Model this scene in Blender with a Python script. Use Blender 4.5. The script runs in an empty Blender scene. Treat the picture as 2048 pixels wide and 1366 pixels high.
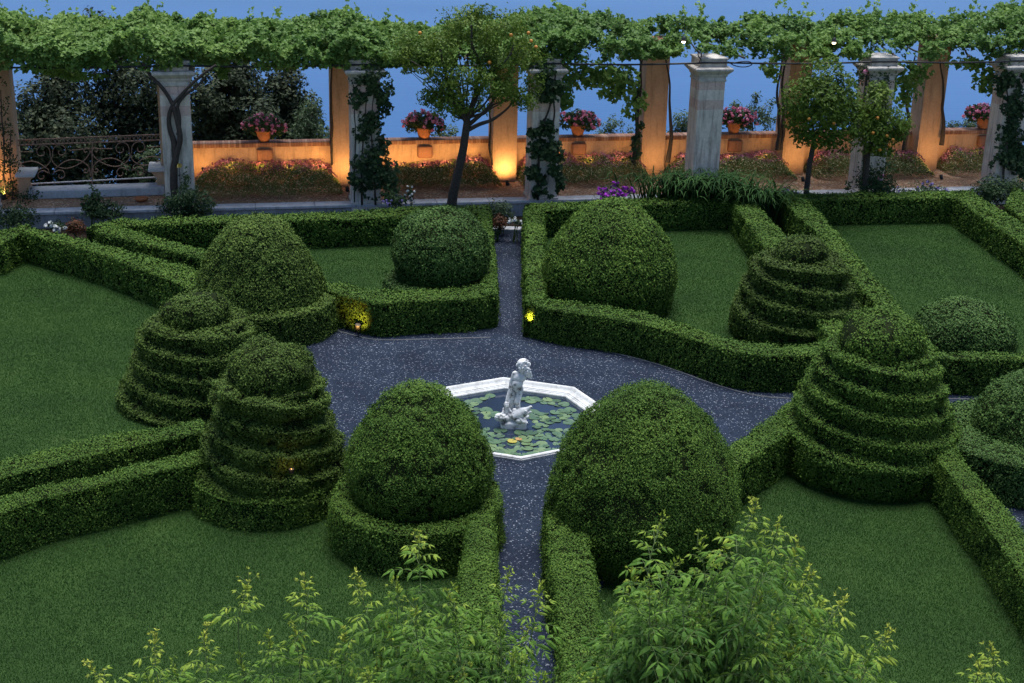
import bpy, math, random
import numpy as np
from mathutils import Matrix, Vector

rng = np.random.default_rng(7)
random.seed(7)
SC = bpy.context.scene
COL = SC.collection
PI = math.pi

# ------------------------------------------------------------------ camera
CAM_H, FPX = 10.0, 2844.0
PITCH, ROLL = math.radians(20), math.radians(1.5)
FW = np.array([0, math.cos(PITCH), -math.sin(PITCH)])
R0 = np.array([1.0, 0, 0]); U0 = np.cross(R0, FW)
RR = math.cos(ROLL) * R0 + math.sin(ROLL) * U0
UU = -math.sin(ROLL) * R0 + math.cos(ROLL) * U0
CAM = np.array([0, 0, CAM_H])


def ray(x, y):
    return FW + RR * (x - 1024) / FPX - UU * (y - 683) / FPX


def G(x, y, z=0.0):                       # survey: where the sight line meets the level z
    d = ray(x, y)
    return CAM + d * ((z - CAM_H) / d[2])


def V(x, y, D):                           # survey: where the sight line meets the vertical plane y = D
    d = ray(x, y)
    return CAM + d * (D / d[1])


def zat(q, y):                            # height of a vertical line at q seen at image row y
    lo, hi = -8.0, 9.9
    for _ in range(40):
        m = (lo + hi) / 2
        v = np.array([q[0], q[1], m]) - CAM
        if 683 - FPX * (v @ UU) / (v @ FW) > y:
            lo = m
        else:
            hi = m
    return lo


cam_d = bpy.data.cameras.new('camera')
cam_d.lens = 36 * FPX / 2048
cam_d.sensor_width = 36
cam_d.clip_end = 20000
cam_d.clip_start = 0.1
cam_o = bpy.data.objects.new('camera', cam_d)
COL.objects.link(cam_o)
m = Matrix.Identity(4)
for i in range(3):
    m[i][0], m[i][1], m[i][2], m[i][3] = RR[i], UU[i], -FW[i], CAM[i]
cam_o.matrix_world = m
SC.camera = cam_o

# ------------------------------------------------------------------ small maths


def unit(a):
    a = np.asarray(a, float)
    return a / (np.linalg.norm(a, axis=-1, keepdims=True) + 1e-12)


def _hash(ix, iy, iz, seed):
    h = (ix.astype(np.int64) * 374761393 + iy.astype(np.int64) * 668265263 + iz.astype(np.int64) * 2147483647 + seed * 1274126177) & 0xffffffff
    h = ((h ^ (h >> 13)) * 1274126177) & 0xffffffff
    return ((h ^ (h >> 16)) & 0xffff) / 65535.0


def vnoise(P, scale, seed=0):             # value noise, 0..1
    Q = np.asarray(P, float) / scale
    I = np.floor(Q).astype(np.int64); f = Q - I
    f = f * f * (3 - 2 * f)
    out = 0
    for dx in (0, 1):
        wx = f[..., 0] if dx else 1 - f[..., 0]
        for dy in (0, 1):
            wy = f[..., 1] if dy else 1 - f[..., 1]
            for dz in (0, 1):
                wz = f[..., 2] if dz else 1 - f[..., 2]
                out = out + wx * wy * wz * _hash(I[..., 0] + dx, I[..., 1] + dy, I[..., 2] + dz, seed)
    return out


def resample(pts, step):
    pts = np.asarray(pts, float)
    d = np.r_[0, np.cumsum(np.linalg.norm(np.diff(pts, axis=0), axis=1))]
    n = max(2, int(round(d[-1] / step)) + 1)
    t = np.linspace(0, d[-1], n)
    return np.stack([np.interp(t, d, pts[:, k]) for k in range(pts.shape[1])], 1)


def resample_n(pts, n):
    pts = np.asarray(pts, float)
    d = np.r_[0, np.cumsum(np.linalg.norm(np.diff(pts, axis=0), axis=1))]
    t = np.linspace(0, d[-1], n)
    return np.stack([np.interp(t, d, pts[:, k]) for k in range(pts.shape[1])], 1)


def chaikin(pts, it=2):
    pts = np.asarray(pts, float)
    for _ in range(it):
        a = pts[:-1] * .75 + pts[1:] * .25
        b = pts[:-1] * .25 + pts[1:] * .75
        mid = np.empty((2 * len(a), pts.shape[1])); mid[0::2] = a; mid[1::2] = b
        pts = np.vstack([pts[:1], mid, pts[-1:]])
    return pts


def inpoly(P, poly):
    x, y = P[:, 0], P[:, 1]
    r = np.zeros(len(P), bool)
    n = len(poly)
    for i in range(n):
        x1, y1 = poly[i][:2]; x2, y2 = poly[(i + 1) % n][:2]
        c = ((y1 > y) != (y2 > y)) & (x < (x2 - x1) * (y - y1) / (y2 - y1 + 1e-12) + x1)
        r ^= c
    return r

# ------------------------------------------------------------------ mesh builder


class MB:
    def __init__(self):
        self.v, self.f, self.m, self.t, self.s, self.n = [], [], [], [], [], 0

    def add(self, V_, F_, mat=0, tint=0.5, smooth=False):
        V_ = np.asarray(V_, float).reshape(-1, 3); F_ = np.asarray(F_, np.int64)
        if len(F_) == 0:
            return self
        self.v.append(V_); self.f.append(F_ + self.n)
        k = len(F_)
        self.m.append(np.full(k, mat, np.int32))
        self.t.append(np.broadcast_to(np.asarray(tint, float), (k,)).copy())
        self.s.append(np.full(k, smooth, bool))
        self.n += len(V_)
        return self

    def mesh(self, name, mats):
        me = bpy.data.meshes.new(name)
        if self.v:
            VV = np.concatenate(self.v)
            loops = np.concatenate([f.ravel() for f in self.f])
            tot = np.concatenate([np.full(len(f), f.shape[1], np.int32) for f in self.f])
            st = np.r_[0, np.cumsum(tot)[:-1]].astype(np.int32)
            me.vertices.add(len(VV)); me.vertices.foreach_set('co', VV.ravel().astype(np.float32))
            me.loops.add(len(loops)); me.loops.foreach_set('vertex_index', loops.astype(np.int32))
            me.polygons.add(len(tot)); me.polygons.foreach_set('loop_start', st)
            me.polygons.foreach_set('material_index', np.concatenate(self.m))
            me.polygons.foreach_set('use_smooth', np.concatenate(self.s))
            a = me.attributes.new('tint', 'FLOAT', 'FACE')
            a.data.foreach_set('value', np.concatenate(self.t).astype(np.float32))
            me.update(calc_edges=True)
        for mt in (mats if isinstance(mats, (list, tuple)) else [mats]):
            me.materials.append(mt)
        return me

    def build(self, name, mats, parent=None):
        o = bpy.data.objects.new(name, self.mesh(name, mats))
        COL.objects.link(o)
        if parent is not None:
            o.parent = parent
        return o

    # --- primitives
    def grid(self, A, mat=0, tint=0.5, smooth=True, close=False):
        n, k = A.shape[:2]
        idx = np.arange(n * k).reshape(n, k)
        if close:
            idx = np.hstack([idx, idx[:, :1]])
        F_ = np.stack([idx[:-1, :-1], idx[:-1, 1:], idx[1:, 1:], idx[1:, :-1]], -1).reshape(-1, 4)
        return self.add(A.reshape(-1, 3), F_, mat, tint, smooth)

    def box(self, c, s, M=None, mat=0, tint=0.5, bev=0.0):
        c = np.asarray(c, float); hx, hy, hz = np.asarray(s, float) / 2
        if bev > 0:
            b = min(bev, hx * .9, hy * .9, hz * .9)
            rings = []
            for (z, i) in ((-hz, b), (-hz + b, 0), (hz - b, 0), (hz, b)):
                x, y = hx - i, hy - i
                rings.append([[-x, -y + (b - i), z], [-x + (b - i), -y, z], [x - (b - i), -y, z], [x, -y + (b - i), z],
                              [x, y - (b - i), z], [x - (b - i), y, z], [-x + (b - i), y, z], [-x, y - (b - i), z]])
            A = np.array(rings)
            if M is not None:
                A = A @ np.asarray(M).T
            A = A + c
            n0 = self.n
            self.grid(A, mat, tint, False, True)
            base = A.reshape(-1, 3)
            self.add(base[24:32], [[0, 1, 2, 3], [0, 3, 4, 7], [4, 5, 6, 7]], mat, tint)
            self.add(base[0:8], [[3, 2, 1, 0], [7, 4, 3, 0], [7, 6, 5, 4]], mat, tint)
            return self
        P = np.array([[-hx, -hy, -hz], [hx, -hy, -hz], [hx, hy, -hz], [-hx, hy, -hz], [-hx, -hy, hz], [hx, -hy, hz], [hx, hy, hz], [-hx, hy, hz]])
        if M is not None:
            P = P @ np.asarray(M).T
        return self.add(P + c, [[0, 3, 2, 1], [4, 5, 6, 7], [0, 1, 5, 4], [1, 2, 6, 5], [2, 3, 7, 6], [3, 0, 4, 7]], mat, tint)

    def tube(self, pts, rad, seg=8, mat=0, tint=0.5, caps=True):
        pts = np.asarray(pts, float); n = len(pts)
        rad = np.broadcast_to(np.asarray(rad, float), (n,)) if np.ndim(rad) == 0 or len(np.atleast_1d(rad)) == n else np.interp(np.linspace(0, 1, n), np.linspace(0, 1, len(rad)), rad)
        t = unit(np.gradient(pts, axis=0))
        ref = np.array([0, 0, 1.0]) if abs(t[0][2]) < .9 else np.array([0, 1.0, 0])
        a = unit(np.cross(t[0], ref)); rings = []
        ang = np.linspace(0, 2 * PI, seg, endpoint=False)
        for i in range(n):
            a = unit(a - t[i] * (a @ t[i])); b = np.cross(t[i], a)
            rings.append(pts[i] + rad[i] * (np.cos(ang)[:, None] * a + np.sin(ang)[:, None] * b))
        A = np.array(rings)
        self.grid(A, mat, tint, True, True)
        if caps:
            for r, fl in ((A[0], True), (A[-1], False)):
                c = r.mean(0)
                F_ = [[i, (i + 1) % seg, seg] for i in range(seg)]
                if fl:
                    F_ = [f[::-1] for f in F_]
                self.add(np.vstack([r, c]), F_, mat, tint)
        return self

    def lathe(self, prof, c=(0, 0, 0), seg=20, mat=0, tint=0.5, smooth=True):
        ang = np.linspace(0, 2 * PI, seg, endpoint=False)
        A = np.array([[[r * math.cos(q), r * math.sin(q), z] for q in ang] for r, z in prof]) + np.asarray(c)
        return self.grid(A, mat, tint, smooth, True)

    def sphere(self, c, r, seg=12, mat=0, tint=0.5, sc=(1, 1, 1), M=None):
        k = seg // 2 + 1
        th = np.linspace(1e-3, PI - 1e-3, k)
        ang = np.linspace(0, 2 * PI, seg, endpoint=False)
        A = np.array([[[math.sin(a) * math.cos(q), math.sin(a) * math.sin(q), -math.cos(a)] for q in ang] for a in th]) * r * np.asarray(sc)
        if M is not None:
            A = A @ np.asarray(M).T
        A = A + np.asarray(c)
        self.grid(A, mat, tint, True, True)
        self.add(A[0], [list(range(seg))[::-1]], mat, tint)
        self.add(A[-1], [list(range(seg))], mat, tint)
        return self

    def poly(self, P, mat=0, tint=0.5):
        P = np.asarray(P, float)
        return self.add(P, [list(range(len(P)))], mat, tint)


def rotz(a):
    c, s = math.cos(a), math.sin(a)
    return np.array([[c, -s, 0], [s, c, 0], [0, 0, 1.0]])


def tag(o, label=None, cat=None, group=None, kind=None):
    if label: o['label'] = label
    if cat: o['category'] = cat
    if group: o['group'] = group
    if kind: o['kind'] = kind
    return o


def empty(name, loc, label=None, cat=None, group=None, rz=0.0):
    o = bpy.data.objects.new(name, None)
    COL.objects.link(o)
    o.location = Vector([float(q) for q in loc]); o.rotation_euler = (0, 0, rz)
    o.empty_display_size = .2
    return tag(o, label, cat, group)


def put(mb, name, mats, root):
    """child mesh whose coordinates were collected in world space"""
    W = Matrix.Translation(root.location) @ Matrix.Rotation(root.rotation_euler.z, 4, 'Z')
    Mi = np.array(W.inverted())
    mb.v = [v @ Mi[:3, :3].T + Mi[:3, 3] for v in mb.v]
    return mb.build(name, mats, root)


def copy_tree(o, parent=None):
    c = o.copy(); COL.objects.link(c)
    if parent is not None:
        c.parent = parent
    for ch in list(o.children):
        copy_tree(ch, c)
    return c

# ------------------------------------------------------------------ materials


def new_mat(name):
    mt = bpy.data.materials.new(name); mt.use_nodes = True
    nt = mt.node_tree; b = nt.nodes['Principled BSDF']
    return mt, nt, b


def ramp(nt, fac, stops):
    r = nt.nodes.new('ShaderNodeValToRGB')
    e = r.color_ramp.elements
    while len(e) < len(stops):
        e.new(.5)
    for el, (p, c) in zip(e, stops):
        el.position = p; el.color = (*c, 1)
    nt.links.new(fac, r.inputs['Fac'])
    return r.outputs['Color']


def noise(nt, scale, detail=4, rough=.55, vec=None, out='Fac'):
    n = nt.nodes.new('ShaderNodeTexNoise')
    n.inputs['Scale'].default_value = scale; n.inputs['Detail'].default_value = detail; n.inputs['Roughness'].default_value = rough
    if vec is not None: nt.links.new(vec, n.inputs['Vector'])
    return n.outputs[out]


def objco(nt):
    return nt.nodes.new('ShaderNodeTexCoord').outputs['Object']


def worldco(nt):
    return nt.nodes.new('ShaderNodeNewGeometry').outputs['Position']


def bump(nt, b, h, strength=.3, dist=.02):
    n = nt.nodes.new('ShaderNodeBump'); n.inputs['Strength'].default_value = strength; n.inputs['Distance'].default_value = dist
    nt.links.new(h, n.inputs['Height']); nt.links.new(n.outputs['Normal'], b.inputs['Normal'])


def mixc(nt, f, a, b, mode='MIX'):
    n = nt.nodes.new('ShaderNodeMixRGB'); n.blend_type = mode
    for s, val in (('Fac', f), ('Color1', a), ('Color2', b)):
        if isinstance(val, (int, float)): n.inputs[s].default_value = val
        elif isinstance(val, tuple): n.inputs[s].default_value = (*val, 1)
        else: nt.links.new(val, n.inputs[s])
    return n.outputs['Color']


def leaf_mat(name, stops, rough=.5, spec=.35, trans=.0):
    mt, nt, b = new_mat(name)
    a = nt.nodes.new('ShaderNodeAttribute'); a.attribute_name = 'tint'
    c = ramp(nt, a.outputs['Fac'], stops)
    nt.links.new(c, b.inputs['Base Color'])
    b.inputs['Roughness'].default_value = rough; b.inputs['Specular IOR Level'].default_value = spec
    if trans > 0:
        tr = nt.nodes.new('ShaderNodeBsdfTranslucent'); nt.links.new(c, tr.inputs['Color'])
        mx = nt.nodes.new('ShaderNodeMixShader'); mx.inputs[0].default_value = trans
        nt.links.new(b.outputs[0], mx.inputs[1]); nt.links.new(tr.outputs[0], mx.inputs[2])
        nt.links.new(mx.outputs[0], nt.nodes['Material Output'].inputs['Surface'])
    return mt


def plain(name, col, rough=.6, metal=0.0, var=.25, scale=8, bmp=0.0, spec=.4):
    mt, nt, b = new_mat(name)
    n = noise(nt, scale, 5, .6, objco(nt))
    lo = tuple(max(0, c * (1 - var)) for c in col); hi = tuple(min(1, c * (1 + var)) for c in col)
    nt.links.new(ramp(nt, n, [(.3, lo), (.7, hi)]), b.inputs['Base Color'])
    b.inputs['Roughness'].default_value = rough; b.inputs['Metallic'].default_value = metal
    b.inputs['Specular IOR Level'].default_value = spec
    if bmp: bump(nt, b, n, bmp, .02)
    return mt


def emis(name, col, s):
    mt, nt, b = new_mat(name)
    b.inputs['Base Color'].default_value = (*col, 1)
    b.inputs['Emission Color'].default_value = (*col, 1); b.inputs['Emission Strength'].default_value = s
    return mt


M = {}
M['box'] = leaf_mat('boxwood_leaf', [(0, (.020, .044, .009)), (.5, (.058, .115, .018)), (.8, (.108, .18, .028)), (1, (.19, .26, .045))], .62, .10)
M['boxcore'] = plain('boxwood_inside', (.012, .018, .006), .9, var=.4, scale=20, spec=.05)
M['boxdry'] = leaf_mat('boxwood_olive_leaf', [(0, (.028, .044, .010)), (.5, (.064, .110, .020)), (.8, (.112, .168, .032)), (1, (.19, .22, .05))], .62, .10)
M['boxblue'] = leaf_mat('boxwood_cool_leaf', [(0, (.020, .044, .012)), (.5, (.056, .112, .026)), (.8, (.10, .175, .040)), (1, (.16, .24, .065))], .6, .12)
M['vine'] = leaf_mat('grape_leaf', [(0, (.045, .10, .022)), (.5, (.11, .21, .042)), (1, (.21, .32, .075))], .55, .2, .35)
M['ivy'] = leaf_mat('climber_leaf', [(0, (.014, .030, .014)), (.5, (.03, .06, .024)), (1, (.06, .11, .035))], .55, .15, .2)
M['citrus'] = leaf_mat('citrus_leaf', [(0, (.035, .07, .010)), (.5, (.09, .155, .022)), (1, (.19, .25, .04))], .5, .15, .3)
M['dark'] = leaf_mat('evergreen_leaf', [(0, (.018, .028, .016)), (.5, (.038, .054, .030)), (1, (.10, .11, .055))], .6, .12, .15)
M['olive'] = leaf_mat('grey_green_leaf', [(0, (.035, .06, .030)), (.5, (.07, .11, .05)), (1, (.12, .17, .08))], .6, .2, .2)
M['strap'] = leaf_mat('strap_leaf', [(0, (.012, .035, .012)), (.5, (.03, .07, .02)), (1, (.035, .08, .022))], .7, .05, .1)
M['fore'] = leaf_mat('pinnate_leaf', [(0, (.045, .11, .020)), (.45, (.12, .23, .034)), (.8, (.30, .38, .05)), (1, (.5, .52, .09))], .5, .12, .3)
M['rust'] = leaf_mat('rusty_leaf', [(0, (.07, .03, .015)), (1, (.2, .085, .04))], .6, .2)
M['tan'] = leaf_mat('straw_bloom', [(0, (.05, .06, .02)), (.5, (.30, .25, .10)), (1, (.68, .60, .38))], .6, .2, .2)
M['pink'] = leaf_mat('pink_petal', [(0, (.5, .10, .22)), (.5, (.75, .22, .40)), (1, (.85, .5, .6))], .6, .2, .2)
M['rose'] = leaf_mat('dusky_petal', [(0, (.18, .05, .08)), (1, (.5, .22, .3))], .6, .2, .2)
M['purple'] = leaf_mat('magenta_petal', [(0, (.25, .02, .35)), (1, (.5, .06, .65))], .6, .2, .2)
M['lavender'] = leaf_mat('lavender_petal', [(0, (.12, .10, .28)), (1, (.25, .2, .45))], .7, .2)
M['white'] = leaf_mat('white_petal', [(0, (.5, .52, .5)), (1, (.8, .8, .75))], .6, .2)
M['yellow'] = leaf_mat('yellow_petal', [(0, (.55, .38, .05)), (1, (.75, .6, .2))], .6, .2)
M['bark'] = plain('dark_bark', (.045, .035, .03), .85, var=.5, scale=25, bmp=.6)
M['stem'] = plain('green_stem', (.12, .17, .05), .6)
M['orange'] = plain('orange_peel', (.50, .20, .025), .45, var=.15, scale=12)
M['terracotta'] = plain('terracotta', (.42, .15, .06), .75, var=.2, scale=14, bmp=.2)
M['iron'] = plain('rusty_iron', (.24, .15, .11), .7, .0, .5, 30)
M['black'] = plain('black_metal', (.02, .02, .022), .5, .2)
M['cable'] = plain('black_cable', (.015, .015, .018), .6)
M['glow'] = emis('warm_lamp_glass', (1.0, .62, .22), 60)
M['bulb'] = emis('warm_bulb', (1.0, .78, .5), 2)


def mk_box_hue():
    pass


def m_gravel(name, dark, mid, light, wl, scale=34):
    mt, nt, b = new_mat(name)
    w = worldco(nt)
    vo = nt.nodes.new('ShaderNodeTexVoronoi'); vo.inputs['Scale'].default_value = scale; nt.links.new(w, vo.inputs['Vector'])
    sp = nt.nodes.new('ShaderNodeSeparateColor'); nt.links.new(vo.outputs['Color'], sp.inputs[0])
    c = ramp(nt, sp.outputs[0], [(0, dark), (.45, mid), (1 - wl, mid), (1 - wl * .5, light)])
    big = ramp(nt, noise(nt, .9, 4, .6, w), [(.32, (.62, .62, .66)), (.68, (1.22, 1.2, 1.18))])
    c = mixc(nt, 1.0, c, big, 'MULTIPLY')
    nt.links.new(c, b.inputs['Base Color'])
    b.inputs['Roughness'].default_value = .8; b.inputs['Specular IOR Level'].default_value = .12
    bump(nt, b, vo.outputs['Distance'], .7, .02)
    return mt


M['gravel'] = m_gravel('dark_gravel', (.006, .010, .019), (.0165, .026, .048), (.20, .225, .27), .06, 56)
M['terracegravel'] = m_gravel('brown_gravel', (.16, .095, .06), (.36, .215, .13), (.6, .48, .36), .12, 26)


def m_lawn():
    mt, nt, b = new_mat('lawn_turf')
    w = worldco(nt)
    n1 = noise(nt, .7, 5, .65, w); n2 = noise(nt, 60, 3, .7, w)
    c = ramp(nt, n1, [(.3, (.020, .044, .012)), (.6, (.030, .064, .016)), (.8, (.046, .078, .022))])
    c2 = ramp(nt, n2, [(.3, (.6, .6, .6)), (.7, (1.35, 1.35, 1.3))])
    nt.links.new(mixc(nt, 1.0, c, c2, 'MULTIPLY'), b.inputs['Base Color'])
    b.inputs['Roughness'].default_value = .9; b.inputs['Specular IOR Level'].default_value = .1
    bump(nt, b, n2, .6, .03)
    return mt


M['lawn'] = m_lawn()
M['grass'] = leaf_mat('grass_blade', [(0, (.022, .060, .014)), (.5, (.040, .102, .022)), (.85, (.068, .135, .030)), (1, (.14, .16, .06))], .8, .05, .25)
M['soil'] = plain('soil', (.035, .025, .018), .95, var=.4, scale=6, bmp=.5, spec=.1)
M['slope'] = plain('wooded_slope', (.02, .032, .014), .95, var=.5, scale=.4, spec=.1)


def m_stone(name, base, dirt, scale=3, dirt_at=.55, stain=True):
    mt, nt, b = new_mat(name)
    o = objco(nt)
    n1 = noise(nt, scale, 6, .65, o); n2 = noise(nt, scale * 9, 4, .6, o)
    c = ramp(nt, n1, [(dirt_at - .12, base), (dirt_at + .12, dirt)])
    c = mixc(nt, .5, c, ramp(nt, n2, [(.3, tuple(q * .7 for q in base)), (.65, base)]), 'MIX')
    if stain:
        mp = nt.nodes.new('ShaderNodeMapping'); mp.inputs['Scale'].default_value = (7, 7, .9); nt.links.new(o, mp.inputs['Vector'])
        c = mixc(nt, .7, c, ramp(nt, noise(nt, 1.0, 5, .7, mp.outputs[0]), [(.33, (.55, .54, .53)), (.5, (1, 1, 1))]), 'MULTIPLY')
    nt.links.new(c, b.inputs['Base Color'])
    b.inputs['Roughness'].default_value = .8; b.inputs['Specular IOR Level'].default_value = .25
    bump(nt, b, n2, .35, .01)
    return mt


M['rim'] = m_stone('white_marble', (.60, .60, .59), (.26, .26, .26), 3.0, .58)


def m_statue():
    mt, nt, b = new_mat('weathered_marble')
    o = objco(nt)
    n1 = noise(nt, 8, 6, .7, o); n2 = noise(nt, 40, 4, .6, o)
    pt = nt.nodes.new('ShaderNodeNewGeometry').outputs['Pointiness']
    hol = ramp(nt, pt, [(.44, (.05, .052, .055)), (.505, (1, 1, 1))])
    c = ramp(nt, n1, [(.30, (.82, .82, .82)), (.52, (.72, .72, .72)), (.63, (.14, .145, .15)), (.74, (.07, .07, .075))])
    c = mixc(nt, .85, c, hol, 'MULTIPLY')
    nt.links.new(c, b.inputs['Base Color']); b.inputs['Roughness'].default_value = .8; b.inputs['Specular IOR Level'].default_value = .2
    bump(nt, b, n2, .4, .006)
    return mt


M['statue'] = m_statue()
M['coping'] = m_stone('coping_stone', (.50, .51, .54), (.30, .30, .33), 1.6, .6)
M['retain'] = m_stone('stained_plaster', (.46, .46, .48), (.17, .175, .185), 1.3, .5)
M['slab'] = m_stone('bench_stone', (.55, .55, .55), (.35, .35, .36), 4, .6)


def m_pillar():
    mt, nt, b = new_mat('banded_pillar_stone')
    o = objco(nt)
    sp = nt.nodes.new('ShaderNodeSeparateXYZ'); nt.links.new(o, sp.inputs[0])
    n1 = noise(nt, 2.5, 6, .65, o); n2 = noise(nt, 18, 4, .6, o)
    ad = nt.nodes.new('ShaderNodeMath'); ad.operation = 'MULTIPLY_ADD'
    nt.links.new(n1, ad.inputs[0]); ad.inputs[1].default_value = .06; nt.links.new(sp.outputs['Z'], ad.inputs[2])
    mr = nt.nodes.new('ShaderNodeMapRange'); mr.inputs['From Min'].default_value = 0; mr.inputs['From Max'].default_value = 4.0
    nt.links.new(ad.outputs[0], mr.inputs['Value'])
    r = nt.nodes.new('ShaderNodeValToRGB'); r.color_ramp.interpolation = 'CONSTANT'
    e = r.color_ramp.elements
    white, pink = (.80, .69, .60, 1), (.68, .43, .36, 1)
    e[0].position = 0; e[0].color = white
    e[1].position = .715; e[1].color = pink
    for p, c in ((.785, white), (.85, pink), (.93, white)):
        q = e.new(p); q.color = c
    nt.links.new(mr.outputs[0], r.inputs['Fac'])
    c = mixc(nt, 1.0, r.outputs['Color'], ramp(nt, n1, [(.35, (1, 1, 1)), (.7, (.62, .62, .6))]), 'MULTIPLY')
    c = mixc(nt, .35, c, ramp(nt, n2, [(.3, (.38, .37, .35)), (.6, (.68, .66, .63))]))
    mp = nt.nodes.new('ShaderNodeMapping'); mp.inputs['Scale'].default_value = (9, 9, .8); nt.links.new(o, mp.inputs['Vector'])
    c = mixc(nt, .8, c, ramp(nt, noise(nt, 1.0, 5, .7, mp.outputs[0]), [(.34, (.42, .41, .40)), (.52, (1, 1, 1))]), 'MULTIPLY')
    nt.links.new(c, b.inputs['Base Color']); b.inputs['Roughness'].default_value = .85
    bump(nt, b, n2, .3, .01)
    return mt


M['pillar'] = m_pillar()
M['capital'] = m_stone('grey_capital_stone', (.54, .50, .46), (.17, .17, .17), 5, .55)
M['plaster'] = m_stone('ochre_plaster', (.52, .33, .21), (.38, .23, .14), 1.8, .55)
M['redbrick'] = m_stone('red_plaster', (.32, .15, .09), (.22, .10, .07), 5, .5)


def m_brick():
    mt, nt, b = new_mat('brick_on_edge')
    o = objco(nt)
    sp = nt.nodes.new('ShaderNodeSeparateXYZ'); nt.links.new(o, sp.inputs[0])
    ml = nt.nodes.new('ShaderNodeMath'); ml.operation = 'MULTIPLY'; ml.inputs[1].default_value = 1 / .075; nt.links.new(sp.outputs['X'], ml.inputs[0])
    fr = nt.nodes.new('ShaderNodeMath'); fr.operation = 'FRACT'; nt.links.new(ml.outputs[0], fr.inputs[0])
    fl = nt.nodes.new('ShaderNodeMath'); fl.operation = 'FLOOR'; nt.links.new(ml.outputs[0], fl.inputs[0])
    wn = nt.nodes.new('ShaderNodeTexWhiteNoise'); wn.noise_dimensions = '1D'; nt.links.new(fl.outputs[0], wn.inputs['W'])
    c = ramp(nt, wn.outputs['Value'], [(0, (.16, .075, .05)), (.5, (.26, .12, .075)), (1, (.34, .2, .14))])
    gap = ramp(nt, fr.outputs[0], [(0, (.35, .35, .35)), (.12, (1, 1, 1)), (.9, (1, 1, 1)), (1, (.35, .35, .35))])
    c = mixc(nt, 1.0, c, gap, 'MULTIPLY')
    nt.links.new(c, b.inputs['Base Color']); b.inputs['Roughness'].default_value = .9
    bump(nt, b, gap, .4, .02)
    return mt


M['brick'] = m_brick()


def m_lake():
    mt, nt, b = new_mat('lake_water')
    w = worldco(nt)
    mp = nt.nodes.new('ShaderNodeMapping'); mp.inputs['Scale'].default_value = (.25, 1.0, 1); nt.links.new(w, mp.inputs['Vector'])
    n1 = noise(nt, .9, 4, .6, mp.outputs[0]); n2 = noise(nt, .03, 3, .6, mp.outputs[0])
    nt.links.new(ramp(nt, n2, [(.35, (.027, .082, .205)), (.65, (.032, .091, .225))]), b.inputs['Base Color'])
    b.inputs['Roughness'].default_value = .3; b.inputs['IOR'].default_value = 1.33
    b.inputs['Specular IOR Level'].default_value = .12
    bump(nt, b, n1, .12, .2)
    return mt


M['lake'] = m_lake()


def m_pond():
    mt, nt, b = new_mat('pond_water')
    n1 = noise(nt, 9, 2, .5, worldco(nt))
    b.inputs['Base Color'].default_value = (.018, .028, .05, 1)
    b.inputs['Roughness'].default_value = .06; b.inputs['IOR'].default_value = 1.33
    bump(nt, b, n1, .08, .01)
    return mt


M['pond'] = m_pond()
M['pad'] = leaf_mat('lily_pad', [(0, (.035, .075, .04)), (.5, (.07, .13, .065)), (.8, (.12, .18, .075)), (.88, (.2, .22, .06)), (.92, (.34, .30, .05)), (1, (.38, .2, .08))], .4, .5)

# ------------------------------------------------------------------ foliage


def put_leaves(mb, P, N, L, W=.55, wild=.9, up=.2, mat=0, tint=.5, droop=None, fold=.18):
    n = len(P)
    if n == 0: return
    L = np.broadcast_to(np.asarray(L, float), (n,)) * rng.uniform(.7, 1.3, n)
    nl = unit(N + wild * rng.normal(size=(n, 3)) * .6 + np.array([0, 0, up]))
    ax = rng.normal(size=(n, 3))
    if droop is not None:
        ax = ax * .6 + droop
    ax = unit(ax - nl * np.sum(ax * nl, 1, keepdims=True))
    b = np.cross(nl, ax)
    w = (L * W / 2)[:, None]; l = (L / 2)[:, None]
    A = np.stack([P - ax * l, P - ax * l * .1 + b * w + nl * w * fold, P + ax * l, P - ax * l * .1 - b * w + nl * w * fold], 1)
    mb.add(A.reshape(-1, 3), np.arange(4 * n).reshape(n, 4), mat, tint)


LOBED = np.array([[0, 0, 0], [.42, -.08, .05], [.5, .3, .1], [.30, .38, .04], [.26, .72, .06], [0, 1.0, -.08],
                  [-.26, .72, .06], [-.30, .38, .04], [-.5, .3, .1], [-.42, -.08, .05], [0, .42, 0]])
LOBED_F = [[0, 1, 2, 10], [2, 3, 4, 10], [4, 5, 6, 10], [6, 7, 8, 10], [8, 9, 0, 10]]


def stamp(mb, TV, TF, P, X, Y, Z, S, mat=0, tint=.5):
    """copies of a template at P with axes X, Y, Z and size S"""
    n = len(P)
    if n == 0: return
    S = np.broadcast_to(np.asarray(S, float), (n,))[:, None, None]
    A = P[:, None, :] + S * (TV[None, :, 0:1] * X[:, None, :] + TV[None, :, 1:2] * Y[:, None, :] + TV[None, :, 2:3] * Z[:, None, :])
    TF = np.asarray(TF); k = len(TV)
    F_ = (TF[None] + (np.arange(n) * k)[:, None, None]).reshape(-1, TF.shape[1])
    tint = np.repeat(np.broadcast_to(np.asarray(tint, float), (n,)), len(TF))
    mb.add(A.reshape(-1, 3), F_, mat, tint)


def put_lobed(mb, P, N, L, wild=.8, up=.3, mat=0, tint=.5, droop=(0, 0, -.8)):
    n = len(P)
    if n == 0: return
    nl = unit(N + wild * rng.normal(size=(n, 3)) * .6 + np.array([0, 0, up]))
    ax = rng.normal(size=(n, 3)) * .7 + np.asarray(droop)
    ax = unit(ax - nl * np.sum(ax * nl, 1, keepdims=True))
    stamp(mb, LOBED - np.array([0, .4, 0]), LOBED_F, P, np.cross(ax, nl), ax, nl, L * rng.uniform(.7, 1.3, n), mat, tint)


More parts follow.
